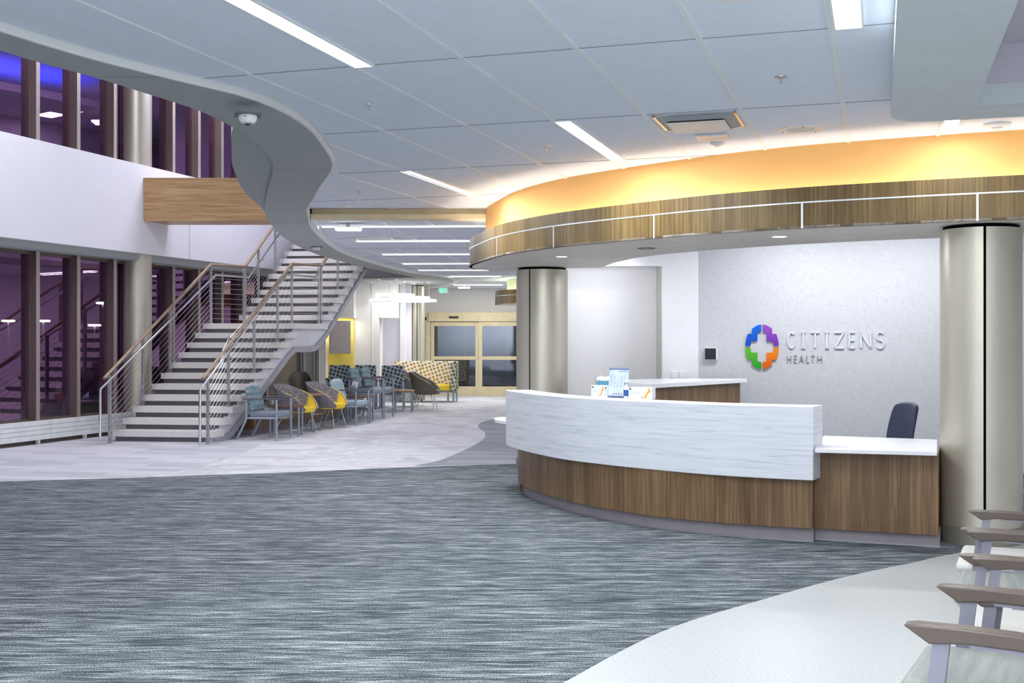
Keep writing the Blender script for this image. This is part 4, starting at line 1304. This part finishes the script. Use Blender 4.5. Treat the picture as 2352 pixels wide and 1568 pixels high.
def speaker(px, py, z, r, label):
    x, y = at(px, py, z)
    t = thing('ceiling_speaker', label, 'speaker', (x, y, z), 0, 'round ceiling speakers')
    MB().lathe([(r * .62, .001), (r * .62, -.003), (r, -.008), (r * 1.03, .001)], 36).build('ring', m['white_plastic'], t, smooth=40)
    MB().lathe([(.002, -.003), (r * .62, -.002)], 30).build('grille', m['cloud_paint'], t)
    for a in range(3):
        MB().lathe([(.006, -.006), (.003, -.011)], 8, (r * .82 * math.cos(a * 2.1 + .4), r * .82 * math.sin(a * 2.1 + .4), 0)).build('screw', m['dark_bracket'], t)
speaker(1838, 297, CEIL, .175, 'round white ceiling speaker right of the air diffuser')
speaker(1698, -21, CEIL, .175, 'round white ceiling speaker cut off by the top edge of the view')
speaker(937, 540, CEIL2, .16, 'faint round speaker on the far wing ceiling')
# access point and panels
x, y = at(1637, 313, CEIL)
MBx = MB().box(-.13, .13, -.13, .13, -.018, .0)
t = thing('wireless_access_point', 'flat white rounded device under the air diffuser', 'access point', (x, y, CEIL), AX - PI / 2)
MBx.build('cover', m['white_plastic'], t, bevel=.02, seg=3)
MB().box(-.1, .1, -.0, .02, -.0188, -.018).build('logo_band', m['cloud_paint'], t)
for px, py, nm, w in ((800, 525, 'small lit sign box under the far ceiling, left of the first bars', .17), (1066, 659, 'small lit white box on the far ceiling above the doors', .17)):
    x, y = at(px, py, CEIL2 - .06)
    if px < 900: x, y = xat(px, 15.12), 15.12
    t = thing('hanging_light_box', nm, 'light box', (x, y, CEIL2), 0, 'small lit ceiling boxes')
    MB().box(-w, w, -.1, .1, -.085, -.05).box(-.03, .03, -.03, .03, -.05, .001).build('housing', m['white_plastic'], t, bevel=.008)
    MB().box(-w * .94, w * .94, -.1015, .09, -.096, -.066).build('diffuser', m['lamp_tube'], t)
# air diffuser: dark plenum above a bright deflector plate
c = uv(8.52, -1.265)
t = thing('air_diffuser', 'square metal air diffuser with tilted shiny plate in the tiled ceiling', 'air vent', (c[0], c[1], CEIL), AX - PI / 2)
h = .3
b = MB()
for (x0_, x1_, y0_, y1_) in ((-h, h, -h, -h + .02), (-h, h, h - .02, h), (-h, -h + .02, -h, h), (h - .02, h, -h, h)):
    b.box(x0_, x1_, y0_, y1_, -.012, .002)
b.build('frame', m['steel'], t)
MB().hexa([(-h + .02, -h + .02, -.004), (h - .02, -h + .02, -.004), (h - .02, h - .02, -.004), (-h + .02, h - .02, -.004)], [(-h + .02, -h + .02, .0), (h - .02, -h + .02, .0), (h - .02, h - .02, .0), (-h + .02, h - .02, .0)]).build('plenum', m['dark_bracket'], t)
b = MB()
for s in (-1, 1):
    b.hexa([(s * .24, -.24, -.004), (s * .285, -.285, -.004), (s * .285, .285, -.004), (s * .24, .24, -.004)], [(s * .2, -.2, -.035), (s * .21, -.21, -.035), (s * .21, .21, -.035), (s * .2, .2, -.035)])
    b.hexa([(-.24, s * .24, -.004), (-.285, s * .285, -.004), (.285, s * .285, -.004), (.24, s * .24, -.004)], [(-.2, s * .2, -.035), (-.21, s * .21, -.035), (.21, s * .21, -.035), (.2, s * .2, -.035)])
b.build('louvre', m['dull_metal'], t)
MB().box(-.21, .21, -.21, .21, -.05, -.045).build('plate', m['white_plastic'], t)
x, y = xat(858, 17.2), 17.2
t = thing('air_diffuser', 'flat square air vent by the second far light bar', 'air vent', (x, y, CEIL2), 0)
MB().box(-.28, .28, -.28, .28, -.01, .001).build('frame', m['steel'], t)
MB().box(-.24, .24, -.24, .24, -.02, -.01).build('plate', m['white_plastic'], t)
x, y = at(890, 641, SOF)
t = thing('air_diffuser', 'small vent in the low ceiling above the pendant rings', 'air vent', (x, y, SOF), 0)
MB().box(-.25, .25, -.2, .2, -.01, .001).build('frame', m['white_plastic'], t)
for i in range(5):
    MB().box(-.14 + i * .07, -.1 + i * .07, -.15, .15, -.02, -.008).build('slat', m['dark_bracket'], t)
# dome cameras
for px, py, z, nm, s in ((569, 262, SOF, 'white dome camera on a gray plate under the near soffit', 1), (727, 566, SOF, 'small white dome camera under the soffit beside the stairs', 1.0)):
    x, y = at(px, py, z)
    t = thing('dome_camera', nm, 'security camera', (x, y, z), .3, 'soffit cameras')
    MB().box(-.085 * s, .085 * s, -.085 * s, .085 * s, -.01, .001).build('mounting_plate', m['dark_bracket'], t)
    MB().lathe([(.06 * s, -.01), (.062 * s, -.02), (.06 * s, -.035), (.045 * s, -.06), (.02 * s, -.066)], 24).build('housing', m['white_plastic'], t, smooth=40)
    MB().lathe([(.022 * s, -.062), (.017 * s, -.074), (.002, -.077)], 16).build('lens', m['smoke_glass'], t, smooth=50)
    MB().box(-.03, -.012, -.063, -.058, -.028, -.022).build('maker_mark', m['ink_gray'], t)

# exit sign
x, Y = xat(1018, 33.0), 33.0
t = thing('exit_sign', 'green lit EXIT sign hanging before the far end wall', 'sign', (x, Y, 0))
z0, z1 = zat(674, Y), zat(660, Y); w = (xat(1029, Y) - xat(1006, Y)) / 2
MB().box(-w, w, -.02, .02, z0, z1).build('panel', m['paper'], t)
for ch, i in zip('EXIT', range(4)):
    b = MB(); a = -w * .72 + i * w * .37
    for path in GL_[ch]:
        stroke(b, [(a + .01 + (w * .27) * p, z0 + .03 + (z1 - z0 - .06) * q) for p, q in path] if ch != 'I' else [(a + .01 + w * .13, z0 + .03), (a + .01 + w * .13, z1 - .03)], .03, .018, .026)
    b.build('letter', m['exit_green'], t)
MB().box(-w * .5, w * .5, -.015, .015, z1, CEIL2).build('bracket', m['white_plastic'], t)

# pendant rings
t = thing('pendant_light', 'cluster of overlapping glowing rings hanging over the waiting chairs', 'pendant light', (xat(926, 29.6), 29.6, 0))
for i, (px, py, r) in enumerate(((908, 677, .47), (926, 690, .84), (944, 683.5, .47))):
    cx_, z = xat(px, 29.6) - xat(926, 29.6), zat(py, 29.6)
    ring = [(cx_ + r * math.cos(2 * PI * a / 48), r * math.sin(2 * PI * a / 48), z) for a in range(48)]
    MB().tube(ring, .027, 8, True).build('ring', m['lamp_ring'], t, smooth=60)
    for a in range(3):
        px_, py_ = cx_ + r * math.cos(a * 2.1 + i + 2.4), r * math.sin(a * 2.1 + i + 2.4)
        MB().tube([(px_, py_, z), (px_, py_, SOF)], .008, 5).build('cable', m['steel_post'], t)
        MB().lathe([(.045, SOF - .02), (.06, SOF)], 14, (px_, py_, 0)).build('ceiling_cup', m['white_plastic'], t)
lamp('pendant_glow', (xat(926, 29.6), 29.6, 2.6), 1.4, 1.4, 30, (.97, .97, 1))

lamp('yellow_panel_strip', (-4.4, 29.42, 2.17), .55, .04, 7, (1, .95, .8))
# television
t = thing('television', 'gray flat television tilted out from the yellow panel', 'television', (xat(781, 29.2), 29.2, 0), math.radians(16))
w = .27
MB().box(-w, w, -.03, .03, zat(812, 29.2), zat(736, 29.2)).build('case', m['tv_gray'], t, bevel=.008)
MB().box(-w + .02, w - .02, -.034, -.03, zat(810, 29.2), zat(738, 29.2)).build('screen', m['tv_gray'], t)
MB().box(-.1, .1, .03, .36, 1.5, 1.75).build('mount', m['dark_plastic'], t)

# ================================================================ SEATING NEAR THE CAMERA
def sidechair(name, label, loc, rz, seat_mat, side_mat, seat_z=.48, arm_z=.66, W=.66, group='armchairs in the row on the vinyl floor', foot=False):
    t = thing(name, label, 'chair', (loc[0], loc[1], 0), rz, group)
    hw = W / 2
    MB().box(-hw + .05, hw - .05, -.28, .355, seat_z - .055, seat_z).build('seat', m[seat_mat], t, bevel=.026, seg=4, smooth=50)
    MB().hexa([(-hw + .08, -.26, seat_z - .125), (hw - .08, -.26, seat_z - .125), (hw - .08, .31, seat_z - .125), (-hw + .08, .31, seat_z - .125)], [(-hw + .055, -.27, seat_z - .03), (hw - .055, -.27, seat_z - .03), (hw - .055, .345, seat_z - .03), (-hw + .055, .345, seat_z - .03)]).build('seat_side', m[side_mat], t, bevel=.012)
    MB().hexa([(-hw + .06, -.3, seat_z + .03), (hw - .06, -.3, seat_z + .03), (hw - .06, -.22, seat_z + .03), (-hw + .06, -.22, seat_z + .03)], [(-hw + .06, -.4, seat_z + .42), (hw - .06, -.4, seat_z + .42), (hw - .06, -.33, seat_z + .42), (-hw + .06, -.33, seat_z + .42)]).build('backrest', m[seat_mat], t, bevel=.03, seg=3)
    MB().box(-hw + .02, hw - .02, -.24, -.19, seat_z - .17, seat_z - .125).box(-hw + .02, hw - .02, .15, .2, seat_z - .17, seat_z - .125).build('seat_rail', m['post_lilac'], t)
    for sx_ in (-1, 1):
        x = sx_ * hw
        w = .028
        top = [(.33, 0), (.3, .006), (.18, .008), (.05, .006), (-.08, -.004), (-.2, -.022), (-.33, -.05)]
        bot = [(-.33, -.085), (-.2, -.06), (-.08, -.044), (.05, -.036), (.17, -.034), (.262, -.044)]
        MB().sweep([(y_, arm_z + z_) for y_, z_ in top + bot], x - w, x + w).build('arm_pad', m['arm_taupe'], t, bevel=.006, seg=2, smooth=50)
        rl = [(.16, -.034), (.05, -.036), (-.08, -.044), (-.2, -.06), (-.3, -.082), (-.3, -.092), (-.2, -.07), (-.08, -.054), (.05, -.046), (.16, -.044)]
        MB().sweep([(y_, arm_z + z_) for y_, z_ in rl], x - .02, x + .02).build('arm_rail', m['post_lilac'], t)
        zt_ = arm_z - .04
        k = .22 * zt_ / .62
        MB().hexa([(x - .017, .22 + k * .3, 0), (x + .017, .22 + k * .3, 0), (x + .017, .26 + k * .3, 0), (x - .017, .26 + k * .3, 0)], [(x - .017, .21, zt_ + .01), (x + .017, .21, zt_ + .01), (x + .017, .255, zt_ - .002), (x - .017, .255, zt_ - .002)]).build('leg', m['post_lilac'], t)
        MB().hexa([(x - .017, -.46, 0), (x + .017, -.46, 0), (x + .017, -.41, 0), (x - .017, -.41, 0)], [(x - .017, -.32, arm_z - .07), (x + .017, -.32, arm_z - .07), (x + .017, -.27, arm_z - .07), (x - .017, -.27, arm_z - .07)]).build('leg', m['post_lilac'], t)
    if foot: MB().box(-hw, hw, .25, .28, .2, .23).build('foot_bar', m['post_lilac'], t)
    return t
def seat_at(tipa, tipb):
    """centre, turn and width of a chair from the tips of its two arms"""
    mx, my = (tipa[0] + tipb[0]) / 2, (tipa[1] + tipb[1]) / 2
    W = math.dist(tipa, tipb); tx, ty = (tipb[0] - tipa[0]) / W, (tipb[1] - tipa[1]) / W
    return (mx + ty * .33, my - tx * .33), math.atan2(ty, tx), W
def tip(px, py, z): return at(px, py, z)
TZ = .83
pa, ra, wa = seat_at(tip(2077, 1430, TZ), tip(2151, 1343, TZ))
sidechair('tall_armchair', 'tall armchair with sage seat, nearest the camera', pa, ra, 'seat_sage', 'seat_cream_side', .66, TZ, wa, foot=True)
p1, r1, w1 = seat_at((1.42, 3.68), (1.685, 4.30))
sidechair('row_armchair', 'low sage-seated armchair just behind the tall armchair', p1, r1, 'seat_sage', 'seat_cream_side', W=w1)
p2, r2, w2 = seat_at((1.735, 4.36), (1.993, 4.985))
sidechair('row_armchair', 'cream-seated armchair second from the tall armchair', p2, r2, 'seat_cream', 'seat_cream_side', W=w2)
p3, r3, w3 = seat_at(tip(2201, 1273, .66), tip(2219, 1219, .66))
sidechair('row_armchair', 'sage-seated armchair third from the tall armchair', p3, r3, 'seat_sage', 'seat_cream_side', W=w3)
p4, r4, w4 = seat_at(tip(2205, 1213, .66), tip(2223, 1172, .66))
sidechair('row_armchair', 'cream-seated armchair at the end of the row, by the column', p4, r4, 'seat_cream', 'seat_cream_side', W=w4)

# ================================================================ WAITING CORNER
def guest(label, loc, rz, seat_mat, back_mat, lift=0, group='steel framed guest chairs', W=.6):
    t = thing('guest_chair' if not lift else 'tall_guest_chair', label, 'chair', (loc[0], loc[1], 0), rz, group)
    hw = W / 2; sz = .46 + lift; az = .66 + lift
    MB().box(-hw + .04, hw - .04, -.22, .27, sz - .09, sz).build('seat', m[seat_mat], t, bevel=.025, seg=3, smooth=50)
    pts = []
    for i in range(7):
        k = i / 6; z = sz + .0 + .42 * k
        w = (hw - .06) * (1 if k < .8 else 1 - .25 * ((k - .8) / .2) ** 2)
        pts.append([(w * q, -.2 - .1 * k + .015 * abs(q) ** 2, z - (.02 * abs(q) ** 4 if i == 6 else 0)) for q in (-1, -.9, -.5, 0, .5, .9, 1)])
    MB().grid(pts).build('backrest', m[back_mat], t, smooth=60, solid=.075, sub=1, offs=0)
    for s in (-1, 1):
        x = s * hw
        MB().tube([(x, .26, 0), (x, .26, az)], .02, 10).build('leg', m['frame_blue_gray'], t, smooth=50)
        MB().tube([(x, -.42, 0), (x, -.27, sz - .16), (x, -.25, sz - .1), (x, -.25, az)], .02, 10).build('leg', m['frame_blue_gray'], t, smooth=50)
        MB().tube([(x, -.25, sz - .1), (x, .26, sz - .1)], .018, 8).build('side_rail', m['frame_blue_gray'], t, smooth=50)
        MB().box(x - .026, x + .026, -.3, .31, az, az + .022).build('arm_pad', m['arm_dark'], t, bevel=.008)
        if lift: MB().tube([(x, -.3, .2), (x, .26, .2)], .012, 6).build('side_rail', m['frame_blue_gray'], t)
    MB().tube([(-hw, .24, sz - .1), (hw, .24, sz - .1)], .016, 8).build('front_rail', m['frame_blue_gray'], t, smooth=50)
    if lift: MB().tube([(-hw, .26, .2), (hw, .26, .2)], .016, 8).build('foot_bar', m['frame_blue_gray'], t, smooth=50)
    return t
E_ = -PI / 2
guest('blue leaf-patterned guest chair beside the stair foot, first of the waiting chairs', (-3.98, 18.8), E_ - .16, 'vinyl_gray', 'leaf_blue', W=.66)
guest('plain pale blue guest chair between the yellow tub chairs and the tall pair', (-3.12, 22.07), E_ - .22, 'vinyl_blue', 'vinyl_blue', W=.7)
guest('nearer of two tall leaf-patterned chairs with foot bars', (-2.98, 23.45), E_ - .2, 'vinyl_gray', 'leaf_blue', .17, W=.62)
guest('farther of two tall leaf-patterned chairs with foot bars', (-2.84, 24.13), E_ - .2, 'vinyl_gray', 'leaf_blue', .17, W=.62)

def tub(name, label, loc, rz, out_mat, in_mat, legs, group, low=.66, high=.84, scale=1.0):
    t = thing(name, label, 'chair', (loc[0], loc[1], 0), rz, group)
    def shell(off, zoff):
        rows = []
        n = 22
        for i in range(n + 1):
            a = -1 + 2 * i / n                      # -1 front right .. 0 back .. 1 front left
            ang = -PI / 2 + a * math.radians(138)
            q = abs(a)
            if q < .25: h = high
            elif q < .72: h = high - (high - low) * (q - .25) / .47
            else: h = low - (low - .42) * ((q - .72) / .28) ** 1.3
            row = []
            for j in range(7):
                k = j / 6
                z = .36 + (h - .36) * k
                r = (.27 + .11 * math.sqrt(k)) + off
                ry = r * (1.0 + .1 * k)
                row.append((r * math.cos(ang) * .98, ry * math.sin(ang) + .02, z + zoff * k))
            rows.append(row)
        return rows
    o_ = shell(0, 0); i_ = shell(-.045, -.004)
    b = MB().grid(o_)
    b.grid([[row[0], (row[0][0] * .6, row[0][1] * .6, .345), (0, .02, .34)] for row in o_])
    b.grid([[ro[-1], ((ro[-1][0] + ri[-1][0]) / 2, (ro[-1][1] + ri[-1][1]) / 2, ro[-1][2] + .012), ri[-1]] for ro, ri in zip(o_, i_)])
    # front apron under the seat
    b.grid([[o_[0][j], i_[0][j]] for j in range(7)]); b.grid([[o_[-1][j], i_[-1][j]] for j in range(7)])
    b.build('shell', m[out_mat], t, smooth=60)
    MB().grid(i_[3:-3]).build('inner_back', m[out_mat], t, smooth=60)
    MB().grid(i_[:4]).build('lining', m[in_mat], t, smooth=60)
    MB().grid(i_[-4:]).build('lining', m[in_mat], t, smooth=60)
    seat = []
    for i in range(32):
        a = 2 * PI * i / 32
        seat.append((.285 * math.cos(a), .29 * math.sin(a) + .05))
    MB().prism(seat, .36, .465).build('seat', m[in_mat], t, bevel=.03, seg=3, smooth=50)
    rim = [((ro[-1][0] * .45 + ri[-1][0] * .55), (ro[-1][1] * .45 + ri[-1][1] * .55), ro[-1][2] + .008) for ro, ri in zip(o_, i_)]
    if in_mat == 'vinyl_yellow':
        MB().tube(rim[-6:], .008, 6).build('piping', m['vinyl_yellow'], t, smooth=60)
        MB().tube(rim[:6], .008, 6).build('piping', m['vinyl_yellow'], t, smooth=60)
    if legs == 'sled':
        for s in (-1, 1):
            MB().tube([(s * .18, .2, .36), (s * .25, .27, .04), (s * .25, .25, .012), (s * .25, -.24, .012), (s * .25, -.27, .04), (s * .18, -.12, .36)], .0085, 7).build('leg', m['chrome'], t, smooth=60)
        MB().tube([(-.2, -.19, .25), (.2, -.19, .25)], .007, 6).build('stretcher', m['chrome'], t)
    else:
        for sx_ in (-1, 1):
            for sy_ in (-1, 1):
                MB().tube([(sx_ * .15, sy_ * .15, .36), (sx_ * .23, sy_ * .25, 0)], .013, 8).build('leg', m['chrome'], t, smooth=60)
    return t
G_ = 'rounded tub chairs of the waiting corner'
tub('tub_chair', 'gray tweed tub chair with yellow lining, next to the first leaf-patterned chair', (-3.78, 20.07), E_ - .3, 'tweed_gray', 'vinyl_yellow', 'sled', G_)
tub('tub_chair', 'gray tweed tub chair with yellow lining, next to the pale blue chair', (-3.42, 21.2), E_ - .3, 'tweed_gray', 'vinyl_yellow', 'sled', G_)
tub('tub_chair', 'dark taupe chair back showing over the plinth under the stairs', (-4.72, 25.6), PI + .2, 'vinyl_taupe', 'vinyl_taupe', 'four', G_, .68, .9).scale = (.72, .8, 1)
tub('tub_chair', 'gray tweed tub chair between the last dotted chair and the taupe armchair', (-2.5, 28.2), E_ - .3, 'tweed_gray', 'vinyl_yellow', 'sled', G_, .68, .9)
tub('tub_chair', 'dark taupe tub armchair on metal legs before the high-back sofa', (-2.02, 26.9), E_ - .1, 'vinyl_taupe', 'vinyl_taupe', 'four', G_, .66, .88)

def dotchair(label, loc, rz):
    t = thing('wide_armchair', label, 'chair', (loc[0], loc[1], 0), rz, 'dotted wide armchairs along the back')
    MB().box(-.24, .24, -.2, .3, .38, .5).build('seat', m['vinyl_taupe'], t, bevel=.02, seg=2)
    MB().hexa([(-.26, -.26, .45), (.26, -.26, .45), (.26, -.18, .45), (-.26, -.18, .45)], [(-.26, -.36, 1.02), (.26, -.36, 1.02), (.26, -.28, 1.02), (-.26, -.28, 1.02)]).build('backrest', m['dots_blue'], t, bevel=.015)
    for s in (-1, 1):
        x = s * .27
        MB().bar((x, .27, 0), (x, .25, .68), .04, .05, (0, 1, 0)).build('leg', m['frame_blue_gray'], t)
        MB().bar((x, -.36, 0), (x, -.26, .62), .04, .05, (0, 1, 0)).build('leg', m['frame_blue_gray'], t)
        MB().tube([(x, .3, .69), (x, .2, .71), (x, 0, .7), (x, -.2, .66), (x, -.28, .62)], .03, 8, flat=(.035, .018)).build('arm_pad', m['arm_dark'], t, smooth=60)
    MB().box(-.285, .285, -.15, -.1, .33, .38).box(-.285, .285, .2, .25, .33, .38).build('seat_rail', m['frame_blue_gray'], t)
    return t
dotchair('dotted wide armchair in front of the yellow panel', (xat(777, 27.4), 27.5), PI + .08)
dotchair('middle dotted wide armchair, behind the tall leaf-patterned pair', (xat(836, 27.3), 27.4), PI + .06)
dotchair('dotted wide armchair nearest the high-back sofa', (xat(900, 26.9), 26.95), PI + .05)

# high-back sofa with a wing at its right end
sx0, sx1 = xat(905, 30.6), xat(1051, 30.6)
t = thing('high_back_sofa', 'high-back sofa in gold dots with yellow seat and zigzag side', 'sofa', ((sx0 + sx1) / 2, 30.3, 0), .03)
h = (sx1 - sx0) / 2
MB().box(-h, -.12, .28, .42, .3, zat(829, 30.7)).build('back_panel', m['dots_gold'], t, bevel=.02, smooth=50)
MB().box(-.115, h, .28, .42, .3, zat(829, 30.7)).build('back_panel', m['dots_gold'], t, bevel=.02, smooth=50)
MB().box(h - .16, h - .02, -.55, .3, .3, zat(829, 30.7)).build('wing_front', m['dots_olive'], t, bevel=.02, smooth=50)
MB().box(h - .025, h + .03, -.545, .42, .3, zat(829, 30.7) - .004).build('wing_side', m['zigzag_olive'], t, bevel=.015)
MB().box(-h + .02, h - .17, -.4, .28, .3, .46).build('seat', m['vinyl_yellow'], t, bevel=.03, seg=3)
MB().box(-h, h, -.4, .4, .25, .29).build('base_rail', m['frame_blue_gray'], t)
for x in (-h + .04, -.1, h - .24, h - .1, h - .01):
    for y in (-.38, .36):
        MB().box(x - .02, x + .02, y - .02, y + .02, 0, .26).build('leg', m['frame_blue_gray'], t)

def table(label, loc, w, d, z, mat, rz=0, post=False, group='small wooden side tables'):
    t = thing('side_table', label, 'table', (loc[0], loc[1], 0), rz, group)
    q = [(w * math.copysign(abs(math.cos(a)) ** .6, math.cos(a)), d * math.copysign(abs(math.sin(a)) ** .6, math.sin(a))) for a in [2 * PI * i / 40 for i in range(40)]]
    MB().prism(q, z - .03, z).build('table_top', m[mat], t, bevel=.006)
    if post:
        MB().tube([(-.0, 0, .015), (0, 0, z - .03)], .025, 10).build('leg', m['frame_blue_gray'], t, smooth=50)
        MB().box(-.16, .16, -.16, .16, 0, .018).build('base_plate', m['frame_blue_gray'], t)
    else:
        for sx_ in (-1, 1):
            for sy_ in (-1, 1):
                MB().tube([(sx_ * w * .8, sy_ * d * .8, 0), (sx_ * w * .8, sy_ * d * .8, z - .03)], .018, 8).build('leg', m['frame_blue_gray'], t, smooth=50)
    return t
table('dark wood side table between the first leaf-patterned chair and the first tub chair', (-3.82, 19.45), .3, .2, .52, 'table_top')
table('lighter wood table on a single post between the two yellow-lined tub chairs', (-3.59, 20.63), .18, .17, .655, 'light_table_top', 0, True)
table('dark wood side table between the pale blue chair and the tall pair', (-3.0, 22.75), .28, .25, .52, 'table_top')
table('low dark wood table beyond the tall leaf-patterned chairs', (-2.45, 25.9), .25, .25, .5, 'light_table_top')
# brochure rack on the third table
t = thing('brochure_rack', 'tiered clear brochure rack on the dark table by the tall pair', 'rack', (-3.12, 22.72, .52), -.9)
for i in range(3):
    MB().box(-.12, .12, -.1 + i * .07, -.095 + i * .07, 0, .14 + i * .08).build('tier', m['acrylic'], t)
MB().box(-.12, .12, -.1, .08, 0, .006).build('base', m['acrylic'], t)
for i in range(3):
    for s in (-1, 1):
        o = MB().box(-.05, .05, -.004, .004, 0, .19, Matrix.Rotation(math.radians(-14), 4, 'X')).build('brochure', m['paper_mag' if (i + s) % 2 else 'paper'])
        k = thing('x', '', '') if False else None
        a = -.9; lx, ly = s * .06, -.085 + i * .07
        o.location = (-3.12 + lx * math.cos(a) - ly * math.sin(a), 22.72 + lx * math.sin(a) + ly * math.cos(a), .53 + i * .085)
        o.rotation_euler = (0, 0, a)
        tag(o, ('white', 'gray')[(i + s) % 2] + ' brochure standing in the clear rack by the tall chairs', 'brochure', 'brochures in the clear rack')
# cup on the plinth
t = tag(MB().lathe([(.03, 0), (.042, .1), (.045, .1), (.045, .105), (.0, .11)], 16).build('paper_cup', m['white_plastic'], smooth=40), 'small pale cup on the plinth under the stair flight', 'cup')
t.location = (xat(624, 20.7), 20.7, .43)

# ================================================================ OUTSIDE
def street(px, py, Y, label):
    x, z = xat(px, Y), zat(py, Y)
    t = thing('street_lamp', label, 'street lamp', (x, Y, 0), 0, 'car park lamps seen through the glass')
    MB().tube([(0, 0, -.1), (0, 0, z)], .05 * Y / 60, 6).build('post', m['steel_post'], t)
    MB().box(-.3 * Y / 60, .3 * Y / 60, -.2, .2, z - .02, z + .08 * Y / 60).build('lamp_head', m['lamp_street'], t, bevel=.05)
street(236, 697, 60, 'tallest lit street lamp seen through the window left of the slim column')
street(217, 748, 72, 'lower lit street lamp left of the tallest one')
street(100, 738, 66, 'lit street lamp seen in the second window bay')
street(19, 738, 66, 'lit street lamp seen at the frame edge')
t = thing('traffic_cone', 'orange traffic cone with white band outside the windows', 'cone', (xat(134, 31), 31, -.06))
MB().box(-.18, .18, -.18, .18, 0, .04).build('base', m['cone_orange'], t)
MB().lathe([(.13, .04), (.085, .3)], 16).build('lower_cone', m['cone_orange'], t, smooth=40)
MB().lathe([(.084, .3), (.06, .48)], 16).build('white_band', m['white_plastic'], t, smooth=40)
MB().lathe([(.06, .48), (.035, .64)], 16).build('upper_cone', m['cone_orange'], t, smooth=40)
t = thing('car', 'dark parked car with spoked wheel outside the windows', 'car', (xat(216, 34) - 1.2, 34.9, -.06), .15)
prof = [(-2.2, .35), (-2.25, .8), (-1.5, .95), (-.9, 1.38), (.5, 1.42), (1.2, 1.0), (2.1, .82), (2.25, .45), (2.1, .25), (-2.0, .25)]
b = MB(); n = len(prof)
vs = [(x, -.85, z) for x, z in prof] + [(x, .85, z) for x, z in prof]
b.add(vs, [tuple(range(n)), tuple(range(2 * n - 1, n - 1, -1))] + [(i, i + n, (i + 1) % n + n, (i + 1) % n) for i in range(n)])
b.build('body', m['car_paint'], t, bevel=.06)
for x in (-1.3, 1.3):
    MX = Matrix.Translation((x, -.8, .33)) @ Matrix.Rotation(PI / 2, 4, 'X')
    w_ = MB().lathe([(.2, 0), (.33, .0), (.34, .1), (.33, .16), (.22, .17)], 28, (0, 0, 0), MX).build('wheel', m['dark_plastic'], t, smooth=40)
    sp = MB()
    for a in range(10):
        q = 2 * PI * a / 10
        sp.bar(MX @ Vector((.05 * math.cos(q), .05 * math.sin(q), .165)), MX @ Vector((.22 * math.cos(q), .22 * math.sin(q), .165)), .03, .02, (0, 1, 0))
    sp.build('rim', m['steel'], w_)
b = MB()
for i in range(14):
    cx_, cy_ = xat(R.uniform(-10, 90), 24), 22.5 + R.random() * 3.2
    q = [(cx_ - .8 + R.uniform(.2, .6) * math.cos(2 * PI * a / 9) * 1.4, cy_ + R.uniform(.1, .3) * math.sin(2 * PI * a / 9)) for a in range(9)]
    b.prism(q, -.06, -.02)
tag(b.build('snow', m['snow']), 'thin patches of snow on the ground outside', 'snow', None, 'stuff')

# ================================================================ CAMERA
w = bpy.data.worlds.new('world'); SC.world = w; w.use_nodes = True
w.node_tree.nodes['Background'].inputs[0].default_value = (.02, .025, .04, 1)
w.node_tree.nodes['Background'].inputs[1].default_value = .1
cd = bpy.data.cameras.new('camera'); cam = bpy.data.objects.new('camera', cd); COL.objects.link(cam)
cd.sensor_width = 36; cd.lens = F / 2352 * 36; cd.clip_start = .05; cd.clip_end = 400
cd.shift_y = -1.0 / 2352
cam.location = (0, 0, CAMZ); cam.rotation_euler = (PI / 2, 0, 0)
SC.camera = cam
SC.view_settings.view_transform = 'Standard'
SC.view_settings.look = 'None'
SC.view_settings.gamma = 1
SC.view_settings.exposure = 0
SC.view_settings.use_curve_mapping = False
